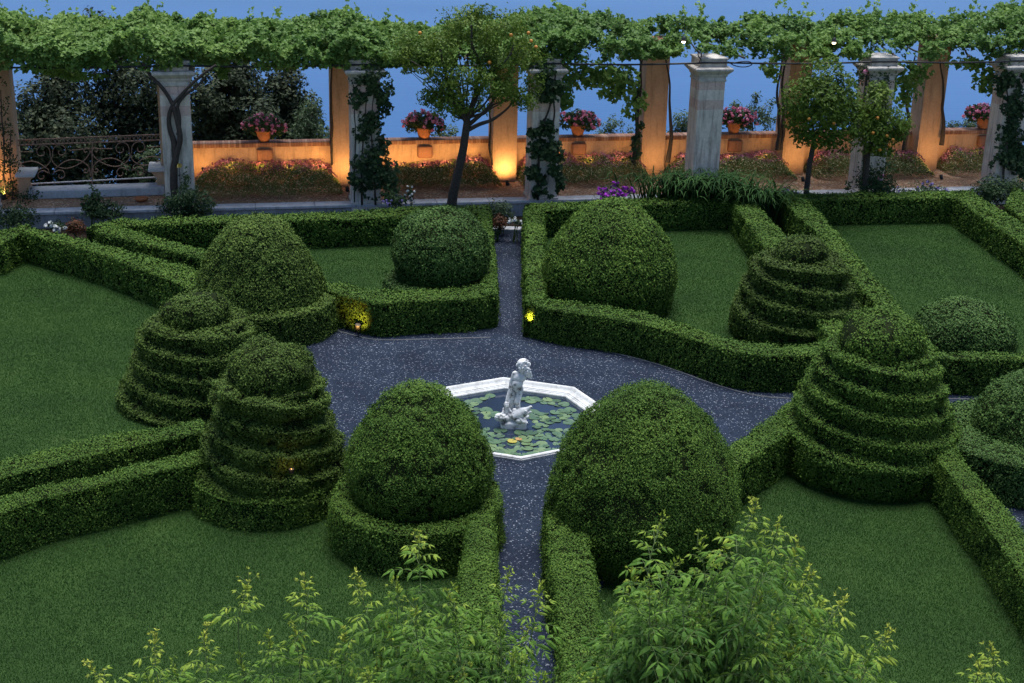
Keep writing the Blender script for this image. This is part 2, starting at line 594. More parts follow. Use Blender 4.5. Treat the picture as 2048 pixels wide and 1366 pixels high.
def tint_of(P, seed, lo=.1, hi=.9, scale=.5, grain=.5):
    return np.clip(lo + (hi - lo) * ((1 - grain) * vnoise(P, scale, seed) + grain * rng.random(len(P))), 0, 1)


def blobs(centres, n, shell=.55, gap=0.0, seed=1, gs=.35):
    """points through ellipsoids (c, rx, ry, rz): uneven, with clumps and gaps"""
    C_ = np.array([c[:3] for c in centres], float); R_ = np.array([c[3:6] for c in centres], float)
    vol = (R_.prod(1)) ** (2 / 3)
    idx = rng.choice(len(C_), int(n * 1.6), p=vol / vol.sum())
    d = unit(rng.normal(size=(len(idx), 3)))
    r = shell + (1 - shell) * rng.random(len(idx)) ** .6
    r = r * (1 + .28 * (vnoise(d * 1.0 + idx[:, None] * 7.3, .45, seed) - .5) * 2)
    P = C_[idx] + d * r[:, None] * R_[idx]
    keep = vnoise(P, gs, seed + 5) > gap
    P, d = P[keep][:n], d[keep][:n]
    return P, d


LEAF_SCALE = 1.0


def scatter_on(mb, A, close=False, L=.04, cover=1.1, mats=(0, 1), seed=1, core_in=.06, amp=.035, tint=(.1, .9), caps=None, lump=.45, holes=0.0, pit=.05):
    """sheared box foliage on a lofted surface: dark core just inside, leaves on the surface.
    A: (n,k,3) grids"""
    grids = [A] + (caps or [])
    for gi, Gd in enumerate(grids):
        cl = close and gi == 0
        H = np.concatenate([Gd, Gd[:, :1]], 1) if cl else Gd
        du = np.gradient(H, axis=0); dv = np.gradient(H, axis=1)
        if cl:
            dv[:, 0] = dv[:, -1] = (H[:, 1] - H[:, -2]) / 2
        Nn = unit(np.cross(dv, du))
        disp = (vnoise(H, lump, seed) - .5) * 2 * amp + (vnoise(H, .13, seed + 1) - .5) * amp
        Hd = H + Nn * disp[..., None]
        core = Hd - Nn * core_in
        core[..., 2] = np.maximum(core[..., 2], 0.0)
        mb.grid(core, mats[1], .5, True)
        a, b, c, d = Hd[:-1, :-1], Hd[1:, :-1], Hd[1:, 1:], Hd[:-1, 1:]
        na, nb, nc, nd = Nn[:-1, :-1], Nn[1:, :-1], Nn[1:, 1:], Nn[:-1, 1:]
        area = .5 * (np.linalg.norm(np.cross(b - a, d - a), axis=-1) + np.linalg.norm(np.cross(b - c, d - c), axis=-1)).ravel()
        n = int(area.sum() * cover / (.3 * L * L))
        q = rng.choice(len(area), n, p=area / area.sum())
        u, v = rng.random(n)[:, None], rng.random(n)[:, None]
        f = lambda w, x, y, z: (w.reshape(-1, 3)[q] * (1 - u) * (1 - v) + x.reshape(-1, 3)[q] * u * (1 - v) + y.reshape(-1, 3)[q] * u * v + z.reshape(-1, 3)[q] * (1 - u) * v)
        P = f(a, b, c, d); N = unit(f(na, nb, nc, nd))
        off = rng.normal(size=n) * .022 - .010
        long = rng.random(n) < .02
        off[long] += rng.uniform(.015, .05, long.sum())
        P = P + N * off[:, None]
        pits = np.clip((.42 - (vnoise(P, .30, seed + 21) * .6 + vnoise(P, .10, seed + 22) * .4)) / .12, 0, 1)
        P = P - N * (pits * pit)[:, None]
        P[:, 2] = np.maximum(P[:, 2], .005)
        if holes > 0:
            k = (vnoise(P, .22, seed + 9) * .7 + vnoise(P, .08, seed + 10) * .3) > holes
            P, N = P[k], N[k]
        T = np.clip(tint[0] + (tint[1] - tint[0]) * (.35 * vnoise(P, .6, seed + 3) + .25 * vnoise(P, .12, seed + 4) + .4 * rng.random(len(P))), 0, 1)
        put_leaves(mb, P, N, L * (.75 + .6 * vnoise(P, .3, seed + 6)), .6, .8, .04, mats[0], T)


def hedge_profile(w, h):
    k = min(.05, w * .15)
    half = [(-.015, 0), (-.01, h * .3), (0, h * .65), (.012, h - k), (k * .45, h - k * .3), (k * 1.2, h), (w * .3, h + .01), (w * .5, h + .012)]
    other = [(w - o, z) for o, z in half[:-1]][::-1]
    return half + other


def strip(mb, ea, eb, h=.75, L=None, seed=1, caps=(True, True), smooth=0, tint=(.1, .9), cover=1.15, amp=.03, mats=(0, 1)):
    """a hedge run between two surveyed top edges (pixels of the survey at level h)"""
    a = np.array([G(x, y, h)[:2] for x, y in ea]); b = np.array([G(x, y, h)[:2] for x, y in eb])
    if smooth:
        a, b = chaikin(a, smooth), chaikin(b, smooth)
    ln = max(np.linalg.norm(np.diff(a, axis=0), axis=1).sum(), np.linalg.norm(np.diff(b, axis=0), axis=1).sum())
    n = max(3, int(ln / .12))
    a, b = resample_n(a, n), resample_n(b, n)
    strip_xy(mb, a, b, h, L, seed, caps, tint, cover, amp, mats)


def strip_xy(mb, a, b, h=.75, L=None, seed=1, caps=(True, True), tint=(.1, .9), cover=1.15, amp=.03, mats=(0, 1)):
    w = np.linalg.norm(b - a, axis=1)
    dirn = (b - a) / w[:, None]
    A = []
    for i in range(len(a)):
        pr = hedge_profile(w[i], h)
        A.append([[a[i][0] + dirn[i][0] * o, a[i][1] + dirn[i][1] * o, z] for o, z in pr])
    A = np.array(A)
    # make outward normals: cross(dv,du) must point up on the top
    k = A.shape[1] // 2
    nz = np.cross(A[0, k + 1] - A[0, k], A[1, k] - A[0, k])[2]
    if nz < 0:
        A = A[::-1]
    cg = []
    for row, flip, on in ((A[0], False, caps[0] if nz >= 0 else caps[1]), (A[-1], True, caps[1] if nz >= 0 else caps[0])):
        if not on: continue
        half = A.shape[1] // 2
        l_, r_ = row[:half + 1], row[::-1][:half + 1]
        t = np.linspace(0, 1, 7)[None, :, None]
        Gd = l_[:, None] * (1 - t) + r_[:, None] * t
        # outward = away from the run
        out = (A[0, k] - A[3 if len(A) > 3 else 1, k]) if not flip else (A[-1, k] - A[-min(4, len(A)), k])
        Nn = np.cross(Gd[1, 1] - Gd[1, 0], Gd[2, 0] - Gd[1, 0])
        if Nn @ out < 0:
            Gd = Gd[:, ::-1]
        cg.append(Gd)
    D = np.linalg.norm(A.reshape(-1, 3).mean(0)[:2])
    if L is None:
        L = float(np.clip(.00145 * D, .026, .052)) * LEAF_SCALE
    scatter_on(mb, A, False, L, cover, mats, seed, .065, amp, tint, cg)


def revolve(prof, c, seg=64, wob=.03, seed=1, fn=None):
    prof = resample(np.array(prof, float), .07)
    ang = np.linspace(0, 2 * PI, seg, endpoint=False)
    r = prof[:, 0][:, None] * np.ones(seg)[None]
    z = prof[:, 1][:, None] * np.ones(seg)[None]
    A = np.stack([c[0] + r * np.cos(ang), c[1] + r * np.sin(ang), z], -1)
    # profile runs from bottom to top: cross(dv,du) outwards
    return A[::-1] if False else A


def dome(mb, c, prof, L=None, seed=1, cover=1.2, amp=.05, tint=(.1, .9), mats=(0, 1), holes=0.0, lump=.5, lean=(0, 0), pit=.06):
    A = revolve(prof, c)
    if lean != (0, 0):
        zt = A[..., 2].max()
        A[..., 0] += lean[0] * A[..., 2] / zt; A[..., 1] += lean[1] * A[..., 2] / zt
    D = math.hypot(c[0], c[1])
    if L is None: L = float(np.clip(.00145 * D, .026, .052)) * LEAF_SCALE
    scatter_on(mb, A, True, L, cover, mats, seed, .07, amp, tint, None, lump, holes, pit)


def dome_prof(R, h, waist=.86, zmax=.3, p=2.0, base=0.0):
    """egg: base radius R*waist at z=base, widest R at zmax*h, rounded top at h"""
    pr = []
    z0 = base + (h - base) * zmax
    for t in np.linspace(0, 1, 6):
        pr.append((R * (waist + (1 - waist) * math.sin(t * PI / 2)), base + (z0 - base) * t))
    for t in np.linspace(0, 1, 22)[1:]:
        a = t * PI / 2
        pr.append((max(.004, R * math.cos(a) ** (2 / p)), z0 + (h - z0) * math.sin(a) ** (2 / 2.15)))
    return pr


def spiral(mb, c, R, Rt, h, turns, cap_h, L=None, seed=1, phase=0.0, cover=1.2, amp=.04, tint=(.1, .9), mats=(0, 1), z0=0.0, hand=-1, curve=1.0, groove=.045, holes=0.0, starts=2, Rk=None):
    # a cone clipped to a rising spiral ramp with a dome on top
    Rk = Rk or Rt
    hs = h - cap_h
    nz, na = int((hs - z0) / .035), 96
    pitch = (hs - z0) / turns
    ang = np.linspace(0, 2 * PI, na, endpoint=False)
    z = np.linspace(z0, hs, nz)
    Z, Aq = np.meshgrid(z, ang, indexing='ij')
    ph = (Z - z0) / pitch - hand * starts * Aq / (2 * PI) + phase
    fr = ph - np.floor(ph)
    zb = np.clip((Z - fr * pitch - z0) / (hs - z0), -.25, 1.0)
    zb2 = np.clip((Z - z0) / (hs - z0), 0, 1)
    Rc = lambda t: R + (Rt - R) * np.sign(t) * np.abs(t) ** curve
    r = Rc(zb) + .035 * fr - .01
    nxt = Rc(np.clip(zb + pitch / (hs - z0), 0, 1))
    # groove under each ledge: the band just above the ledge is clipped in a little
    k = np.clip((.30 - fr) / .30, 0, 1)
    r = r - groove * k ** 1.2
    edge = np.clip((fr - .80) / .20, 0, 1) ** 2.4
    r = r * (1 - edge) + (nxt - .02 - groove) * edge
    A = np.stack([c[0] + r * np.cos(Aq), c[1] + r * np.sin(Aq), Z], -1)
    lid = [np.stack([c[0] + (A[-1, :, 0] - c[0]) * f, c[1] + (A[-1, :, 1] - c[1]) * f, np.full(na, hs + .03 * math.sin(min(1, (1 - f) * 6)))], -1) for f in (.97, .9, .75, .55)]
    A = np.concatenate([A, np.array(lid)])
    D = math.hypot(c[0], c[1])
    if L is None: L = float(np.clip(.00145 * D, .026, .052)) * LEAF_SCALE
    scatter_on(mb, A, True, L, cover, mats, seed, .05, amp, tint, None, .35, holes)
    cp = [(Rk * .90, hs - .12), (Rk * .97, hs + cap_h * .12)]
    for t in np.linspace(0, 1, 14):
        a = t * PI / 2
        cp.append((max(.004, Rk * math.cos(a) ** .85), hs + cap_h * .2 + cap_h * .8 * math.sin(a)))
    scatter_on(mb, revolve(cp, c), True, L, cover, mats, seed + 2, .03, amp, tint, None, .35)
    # close the ledge at the top of the ramp
    return A

# ------------------------------------------------------------------ world and light
SUN_EL, SUN_AZ = math.radians(78), math.radians(10)     # high, slightly from over the lake
w = bpy.data.worlds.new('World'); SC.world = w; w.use_nodes = True
nt = w.node_tree
sky = nt.nodes.new('ShaderNodeTexSky'); sky.sky_type = 'NISHITA'; sky.sun_disc = False
sky.sun_elevation = SUN_EL; sky.sun_rotation = SUN_AZ
sky.air_density = 1.0; sky.dust_density = 0.0; sky.ozone_density = 4.0
nt.links.new(sky.outputs[0], nt.nodes['Background'].inputs['Color'])
nt.nodes['Background'].inputs['Strength'].default_value = .05
sl = bpy.data.lights.new('sun', 'SUN'); sl.energy = 2.3; sl.angle = math.radians(40); sl.color = (1, .99, .96)
so = bpy.data.objects.new('sun', sl); COL.objects.link(so)
so.rotation_euler = Vector((math.sin(SUN_AZ) * math.cos(SUN_EL), math.cos(SUN_AZ) * math.cos(SUN_EL), math.sin(SUN_EL))).to_track_quat('Z', 'Y').to_euler()
so.location = (0, 30, 40)
SC.view_settings.view_transform = 'Standard'; SC.view_settings.look = 'None'
SC.view_settings.exposure = 1.5
WARM = (1.0, .55, .17)


def lamp(name, loc, energy, col=WARM, r=.05, parent=None, spot=None, aim=None, blend=.6):
    l = bpy.data.lights.new(name, 'SPOT' if spot else 'POINT')
    l.energy = energy; l.color = col; l.shadow_soft_size = r
    o = bpy.data.objects.new(name, l); COL.objects.link(o); o.location = Vector([float(q) for q in loc])
    if spot:
        l.spot_size = math.radians(spot); l.spot_blend = blend
        o.rotation_euler = (-Vector([float(q) for q in aim])).to_track_quat('Z', 'Y').to_euler()
    if parent is not None:
        o.parent = parent
        o.location = Vector([float(q) for q in loc]) - parent.location
    return o


# ------------------------------------------------------------------ ground, lake, lawns
ZT = .45                                   # terrace level
yaw = math.radians(12.0)
UX = np.array([math.cos(yaw), math.sin(yaw), 0.0]); VX = np.array([-math.sin(yaw), math.cos(yaw), 0.0]); ZX = np.array([0, 0, 1.0])
YM = np.stack([UX, VX, ZX], 1)             # pergola axes -> world
PC = np.array([.03, 23.45, 0]); PR = 1.86  # pool centre, radius to the outer corners
pa = [math.radians(95.5 - 45 * i) for i in range(8)]

mb = MB()
inner = [[PC[0] + PR * math.cos(a) * .97, PC[1] + PR * math.sin(a) * .97, 0] for a in pa]
outer = [[-2, 41.5, 0], [45, 50, 0], [60, 24, 0], [40, -12, 0], [0, -14, 0], [-40, -12, 0], [-60, 22, 0], [-45, 32.5, 0]]
for i in range(8):
    j = (i + 1) % 8
    mb.add([inner[i], outer[i], outer[j], inner[j]], [[3, 2, 1, 0]])
g = mb.build('gravel_ground', M['gravel']); tag(g, kind='structure')

mb = MB()                                  # wooded bank falling from the terrace to the lake
rows = []
for v, z in ((0, .3), (2, -.6), (10, -6), (25, -15), (48, -25.5)):
    rows.append([np.array([0, 39.6, 0]) + UX * s + VX * (v + .35) + ZX * z for s in np.linspace(-70, 70, 40)])
A = np.array(rows); A[1:, :, 2] += (vnoise(A[1:], 5, 3) - .5) * 1.0
mb.grid(A)
tag(mb.build('wooded_bank', M['slope']), kind='structure')
mb = MB().add([[-6000, 60, -25], [6000, 60, -25], [6000, 12000, -25], [-6000, 12000, -25]], [[0, 1, 2, 3]])
tag(mb.build('lake', M['lake']), kind='structure')

HH = .75
T = lambda x, y: G(x, y, HH)[:2]
LAWNS = [
    [T(-250, 470), T(50, 457), T(370, 550), T(420, 640), T(400, 850), T(0, 935), T(-250, 985)],
    [T(230, 455), T(440, 430), T(960, 420), T(985, 590), T(760, 598), T(560, 560)],
    [T(1070, 413), T(1480, 399), T(1570, 490), T(1660, 690), T(1500, 700), T(1300, 630), T(1070, 600)],
    [T(1590, 397), T(1930, 390), T(2250, 590), T(2250, 712), T(1840, 708)],
    [T(1440, 960), T(1500, 880), T(1600, 830), T(1880, 870), T(2048, 1110), T(2350, 1500), T(1150, 1560), T(1150, 1200), T(1250, 1000)],
    [T(-250, 1050), T(390, 915), T(560, 880), T(760, 920), T(960, 1000), T(955, 1560), T(-250, 1560)],
]
for P in LAWNS:
    mb = MB().poly(np.array([[*p, .008] for p in P]))
    me = mb.build('lawn', M['lawn']); tag(me, kind='structure')
    # short mown blades
    P = np.array(P); lo, hi = P.min(0), P.max(0)
    area = (hi - lo).prod(); D = P.mean(0)[1]
    n = int(area * 3200 * min(1.4, (24 / D) ** 1.3))
    q = lo + rng.random((n, 2)) * (hi - lo); q = q[inpoly(q, P)]
    n = len(q)
    Q = np.c_[q, np.full(n, .008)]
    wd = .0022 * D / 20 + .0022; hgt = rng.uniform(.016, .036, n)[:, None]
    a = rng.random(n) * 2 * PI; side = np.c_[np.cos(a), np.sin(a), 0 * a] * wd
    ln = rng.normal(size=(n, 3)) * .35; ln[:, 2] = 1; tip = Q + ln * hgt
    mb = MB()
    t = np.clip(.06 + .10 * (np.sin((Q[:, 0] * .55 + Q[:, 1] * .83) * 5.5) > 0) + .46 * vnoise(Q, 1.3, 4) + .16 * vnoise(Q, .45, 9) + .08 * rng.random(n), 0, 1)
    t[rng.random(n) < .012] = .97
    mb.add(np.stack([Q - side, Q + side, tip], 1).reshape(-1, 3), np.arange(3 * n).reshape(n, 3), 0, t)
    tag(mb.build('grass', M['grass']), kind='stuff')

# pale chips among the dark gravel
n = 420
q = np.c_[rng.uniform(-6, 9, n), rng.uniform(15, 35, n)]
ok = ~inpoly(q, [p[:2] for p in inner])
for P in LAWNS: ok &= ~inpoly(q, P)
q = q[ok]; n = len(q)
r = rng.uniform(.004, .008, n)
OCT = np.array([[1, 0, 0], [0, 1, 0], [-1, 0, 0], [0, -1, 0], [0, 0, .7]])
mb = MB()
a = rng.random(n) * 2 * PI
X = np.c_[np.cos(a), np.sin(a), 0 * a]; Y = np.c_[-np.sin(a), np.cos(a), 0 * a] * rng.uniform(.5, 1, (n, 1)); Zv = np.tile(ZX, (n, 1))
stamp(mb, OCT, [[0, 1, 4], [1, 2, 4], [2, 3, 4], [3, 0, 4]], np.c_[q, np.full(n, .002)], X, Y, Zv, r)
tag(mb.build('pale_gravel_chips', plain('pale_chip', (.55, .55, .56), .7, var=.4, scale=3)), kind='stuff')

# ------------------------------------------------------------------ clipped hedges
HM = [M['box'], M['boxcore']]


def hedge(name, label, runs, mats=None, cat='hedge', group='clipped box hedges around the lawns'):
    mb = MB()
    for i, r in enumerate(runs):
        kw = dict(r[2]) if len(r) > 2 else {}
        kw.setdefault('seed', 11 * i + len(label))
        strip(mb, r[0], r[1], **kw)
    o = mb.build(name, mats or HM)
    return tag(o, label, cat, group)


hedge('box_hedge', 'long box hedge running behind and in front of the open lawn at the far left', [
    ([(41, 463), (200, 507), (352, 565), (430, 600)], [(60, 452), (222, 492), (384, 534), (460, 560)]),
    ([(-160, 497), (0, 488), (41, 466)], [(-150, 470), (0, 458), (60, 449)]),
    ([(-200, 990), (0, 954), (247, 894), (412, 861)], [(-200, 952), (0, 916), (170, 875), (400, 838)]),
])
hedge('box_hedge', 'box hedge framing the narrow back lawn left of the centre path', [
    ([(190, 462), (412, 518), (470, 540)], [(205, 443), (417, 499), (480, 520)]),
    ([(172, 455), (300, 447), (640, 439), (838, 431), (982, 428)], [(230, 440), (330, 432), (640, 423), (853, 412), (980, 409)]),
    ([(620, 570), (640, 576), (719, 599), (762, 607), (818, 601), (956, 595), (994, 585)], [(620, 548), (640, 556), (699, 570), (774, 580), (830, 578), (950, 570), (990, 560)], dict(smooth=1)),
    ([(996, 588), (994, 560), (982, 415)], [(960, 588), (960, 560), (952, 415)]),
])
hedge('box_hedge', 'box hedge framing the back lawn right of the centre path, bordered by the curved gravel', [
    ([(1047, 408), (1049, 510), (1052, 606)], [(1089, 408), (1091, 510), (1093, 600)]),
    ([(1060, 421), (1200, 414), (1330, 407), (1474, 405)], [(1060, 406), (1200, 400), (1330, 395), (1490, 390)]),
    ([(1052, 603), (1095, 617), (1245, 637), (1348, 663), (1430, 691), (1485, 706), (1568, 713), (1640, 707), (1700, 690)], [(1059, 585), (1110, 597), (1255, 614), (1348, 639), (1414, 663), (1462, 678), (1550, 690), (1620, 684), (1680, 670)], dict(smooth=1)),
    ([(1462, 398), (1466, 408), (1535, 502), (1610, 610), (1668, 690)], [(1496, 390), (1507, 400), (1579, 477), (1660, 600), (1710, 680)]),
])
hedge('box_hedge', 'box hedge framing the far right lawn with a long run slanting from the terrace', [
    ([(1554, 392), (1628, 460), (1699, 548), (1765, 625), (1830, 700)], [(1606, 386), (1666, 452), (1754, 554), (1826, 642), (1880, 700)]),
    ([(1585, 400), (1613, 399), (1900, 394), (1935, 396)], [(1590, 387), (1610, 386), (1930, 380), (1950, 382)]),
    ([(1900, 385), (1911, 398), (2048, 490), (2240, 620)], [(1945, 380), (1957, 390), (2048, 447), (2260, 585)]),
    ([(1790, 700), (1831, 713), (1952, 718), (2048, 718), (2250, 716)], [(1800, 685), (1842, 700), (1952, 703), (2048, 702), (2250, 698)]),
])
hedge('box_hedge', 'box hedge framing the bottom right lawn beside the largest tiered spiral', [
    ([(1461, 943), (1562, 878), (1640, 830)], [(1420, 915), (1441, 902), (1565, 809), (1610, 785)]),
    ([(1840, 880), (1884, 930), (1959, 1030), (2048, 1160), (2300, 1500)], [(1880, 850), (1900, 872), (1952, 949), (2048, 1055), (2330, 1370)]),
    ([(1088, 1000), (1093, 1090), (1112, 1200), (1122, 1366), (1130, 1560)], [(1160, 1000), (1185, 1090), (1204, 1220), (1215, 1366), (1230, 1560)]),
])
RING6 = np.array([-1.34, 18.86]); RING2 = np.array([-3.74, 20.05])


def ring(mb, c, r0, r1, h, a0, a1, seed, L=None):
    t = np.radians(np.linspace(a0, a1, 40))
    o = np.stack([c[0] + r1 * np.cos(t), c[1] + r1 * np.sin(t)], 1)
    i = np.stack([c[0] + r0 * np.cos(t), c[1] + r0 * np.sin(t)], 1)
    strip_xy(mb, o, i, h, L, seed)


mb = MB()
strip(mb, [(-200, 1076), (0, 1026), (82, 996), (384, 927), (420, 921)], [(-200, 1040), (0, 990), (220, 941), (406, 895), (440, 890)], seed=5)
strip(mb, [(935, 1000), (930, 1085), (917, 1160), (915, 1366), (912, 1560)], [(986, 1000), (990, 1060), (1000, 1200), (1006, 1366), (1010, 1560)], seed=6)
ring(mb, RING2, .84, 1.18, .50, 165, 375, 7)
ring(mb, RING6, .92, 1.28, .72, 150, 385, 8)
tag(mb.build('box_hedge', HM), 'box hedge edging the bottom left lawn, curling round a spiral and a dome', 'hedge', 'clipped box hedges around the lawns')
hedge('box_hedge', 'short end of a box hedge beyond the far right lawn, cut off by the edge', [
    ([(2012, 408), (2048, 440), (2200, 560)], [(2030, 372), (2060, 385), (2240, 520)]),
], dict(seed=3) and None)

# ------------------------------------------------------------------ topiary
GT = 'clipped box topiary'


def topiary(kind, label, build, mats, group=GT):
    mb = MB(); build(mb)
    return tag(mb.build(kind, mats), label, 'topiary', group)


OLV = [M['boxdry'], M['boxcore']]; COO = [M['boxblue'], M['boxcore']]
topiary('topiary_dome', 'tall conical box dome left of the path in front of the narrow back lawn', lambda b: (
    dome(b, (-5.28, 28.15), [(1.2, 0), (1.33, .35), (1.35, .7), (1.25, 1.1), (1.06, 1.55), (.83, 1.92), (.55, 2.2), (.27, 2.35), (.01, 2.4)], seed=21, tint=(.15, .9), amp=.05),
    ring(b, (-5.15, 28.0), 1.0, 1.5, .70, -95, 35, 22)), OLV)
topiary('topiary_dome', 'smallest complete box dome, tucked into the hedge corner left of the path', lambda b: (
        dome(b, (-1.62, 29.85), [(.7, 0), (.66, .45), (.95, .68), (1.07, 1.0), (1.06, 1.3), (.95, 1.62), (.72, 1.92), (.4, 2.08), (.01, 2.14)], seed=23, tint=(.1, .85), amp=.05),
        ring(b, (-1.75, 29.75), .70, 1.12, .62, 150, 262, 38)), COO)
topiary('topiary_dome', 'broad yellowish green box dome right of the path, behind the curved hedge', lambda b:
        dome(b, (2.1, 29.85), [(1.36, 0), (1.44, .5), (1.48, .8), (1.40, 1.2), (1.20, 1.6), (.90, 2.02), (.56, 2.3), (.28, 2.43), (.01, 2.48)], seed=24, tint=(.25, .95), amp=.045), HM)
topiary('topiary_dome', 'low rounded box dome rising behind the hedge at the right hand lawn', lambda b:
        dome(b, (9.22, 27.4), dome_prof(1.06, 1.16, .9, .3), seed=25, tint=(.15, .85), amp=.05), COO)
topiary('topiary_dome', 'box dome ringed by a low hedge, cut off by the right edge', lambda b: (
    dome(b, (8.75, 21.95), dome_prof(1.0, 1.70, .8, .35), seed=26, tint=(.15, .85)),
    ring(b, (8.55, 21.75), .7, 1.5, .74, 90, 300, 27)), COO)
topiary('topiary_dome', 'big front box dome left of the pool, its foot hidden in a curved hedge', lambda b:
        dome(b, (-1.32, 19.0), [(.8, 0), (.78, .5), (1.0, .74), (1.09, .98), (1.09, 1.2), (.97, 1.56), (.77, 1.92), (.52, 2.19), (.27, 2.34), (.01, 2.39)], seed=28, tint=(.12, .88), amp=.05, holes=.20, pit=.08), HM)
topiary('topiary_dome', 'largest egg shaped box dome, standing at the front right of the pool', lambda b:
        dome(b, (1.97, 18.75), [(1.16, 0), (1.32, .35), (1.41, .72), (1.39, 1.04), (1.21, 1.54), (.93, 1.99), (.61, 2.32), (.30, 2.49), (.01, 2.55)], seed=29, tint=(.12, .88), amp=.055, holes=.17, pit=.07), HM)

GS = 'box spirals'
topiary('topiary_spiral', 'tiered box spiral beside the open left lawn, the farther of the left pair', lambda b:
        spiral(b, (-5.66, 24.0), 1.40, .86, 2.02, 4.2, .50, Rk=.60, seed=31, phase=.1, tint=(.05, .85), amp=.055, curve=.9, holes=.2), OLV, GS)
topiary('topiary_spiral', 'ragged tiered box spiral at the left front with a lamp glowing inside its gaps', lambda b:
        spiral(b, (-3.66, 20.12), 1.16, .78, 2.53, 5.0, .60, Rk=.62, seed=32, phase=.45, tint=(.05, .85), amp=.085, groove=.09, curve=1.1, z0=.1, holes=.24), OLV, GS)
topiary('topiary_spiral', 'darkest tiered box spiral at the back right with a round knob on top', lambda b: (
        dome(b, (5.95, 28.4), [(1.30, 0), (1.36, .2), (1.34, .46), (1.25, .52), (.8, .53), (.01, .535)], seed=36, tint=(.0, .7)),
        spiral(b, (5.95, 28.4), 1.28, .84, 2.14, 3.0, .46, Rk=.54, seed=33, phase=.3, tint=(.0, .7), amp=.055, curve=.95, holes=.18, z0=.45)), OLV, GS)
topiary('topiary_spiral', 'largest and neatest tiered box spiral at the right with a smooth dome on top', lambda b: (
        dome(b, (6.0, 21.8), [(1.40, 0), (1.47, .2), (1.49, .55), (1.42, .63), (1.0, .645), (.01, .65)], seed=37, tint=(.15, .9), amp=.03),
        spiral(b, (6.0, 21.8), 1.40, .84, 2.74, 4.4, .62, Rk=.69, seed=34, phase=.15, tint=(.15, .9), amp=.03, curve=.95, z0=.55)), HM, GS)

# ------------------------------------------------------------------ pool, lily pads, statue
rt = empty('garden_pool', PC, 'low octagonal white marble pool basin in the middle of the dark gravel', 'pool')
prof = [(0, -.06), (0, .035), (-.012, .05), (-.012, .062), (-.03, .075), (-.075, .075), (-.095, .06), (-.125, .03), (-.165, .008), (-.205, 0), (-.212, -.012), (-.235, -.016), (-.245, -.028), (-.275, -.034), (-.29, -.05), (-.292, -.2), (-.28, -.45)]
mb = MB()
A = np.array([[[PC[0] + (PR + o) * math.cos(a), PC[1] + (PR + o) * math.sin(a), z] for a in pa[::-1]] for o, z in prof])
mb.grid(A, 0, .5, False, True)
put(mb, 'rim', M['rim'], rt)
mb = MB().poly([[PC[0] + (PR - .28) * math.cos(a), PC[1] + (PR - .28) * math.sin(a), -.45] for a in pa[::-1]])
put(mb, 'floor', plain('pond_mud', (.02, .022, .018), .9), rt)
WZ = -.115
mb = MB().poly([[PC[0] + (PR - .291) * math.cos(a), PC[1] + (PR - .291) * math.sin(a), WZ] for a in pa[::-1]])
tag(mb.build('pond_water', M['pond']), kind='structure')

SB = G(1027, 856, WZ); SB[1] += .16
pads = []


def pad_mesh(tint):
    n = 22; a = np.linspace(.16, 2 * PI - .16, n)
    r = 1 + .05 * np.sin(a * 3 + rng.random() * 6) + .02 * rng.normal(size=n)
    ring1 = np.c_[r * np.cos(a) * .6, r * np.sin(a) * .6, np.full(n, .002)]
    ring2 = np.c_[r * np.cos(a), r * np.sin(a), .015 + .05 * np.maximum(0, np.sin(a * 2 + rng.random() * 6)) ** 3]
    mb = MB(); c = np.array([[.05, 0, 0]])
    VV = np.vstack([c, ring1, ring2])
    mb.add(VV, [[0, 1 + i, 2 + i] for i in range(n - 1)], 0, tint)
    mb.add(VV, [[1 + i, 1 + n + i, 2 + n + i, 2 + i] for i in range(n - 1)], 0, tint)
    return mb.mesh('lily_pad', [M['pad']])


pm = [pad_mesh(t) for t in (.1, .25, .35, .45, .55, .62, .72, .8)]
pin = [(PC[0] + (PR - .4) * math.cos(a), PC[1] + (PR - .4) * math.sin(a)) for a in pa]
tries = 0
while len(pads) < 175 and tries < 16000:
    tries += 1
    q = PC[:2] + rng.uniform(-1.5, 1.5, 2)
    if not inpoly(q[None], pin)[0]: continue
    r = rng.uniform(.055, .125)
    if math.hypot((q[0] - SB[0]) / 1.2, q[1] - SB[1]) < .3 + r * .4: continue
    if vnoise(np.array([[q[0], q[1], 0]]), .45, 77)[0] > .66: continue
    if any(math.hypot(q[0] - p[0], q[1] - p[1]) < (r + p[2]) * .74 for p in pads): continue
    pads.append((*q, r))
for i, (x, y, r) in enumerate(pads):
    o = bpy.data.objects.new('lily_pad', pm[rng.integers(len(pm))]); COL.objects.link(o)
    o.location = (x, y, WZ + .004 + .002 * (i % 5)); o.rotation_euler = (rng.normal() * .05, rng.normal() * .05, rng.random() * 6.28); o.scale = (r, r, r)
    tag(o, 'round green lily pad floating on the octagonal pool', 'lily pad', 'lily pads on the pool')
for (px_, py_, t, lab) in ((1024, 884, .93, 'yellow lily pad floating just in front of the statue plinth'), (1037, 880, .99, 'small orange lily pad floating beside the yellow one near the plinth')):
    q = G(px_, py_, WZ)
    o = bpy.data.objects.new('lily_pad', pad_mesh(t)); COL.objects.link(o); r = .085 if t < .95 else .06
    o.location = (q[0], q[1], WZ + .02); o.rotation_euler = (.05, .05, 1.0); o.scale = (r, r, r)
    tag(o, lab, 'lily pad', 'lily pads on the pool')

# statue: shapes gathered, then fused into one carved surface by a voxel remesh


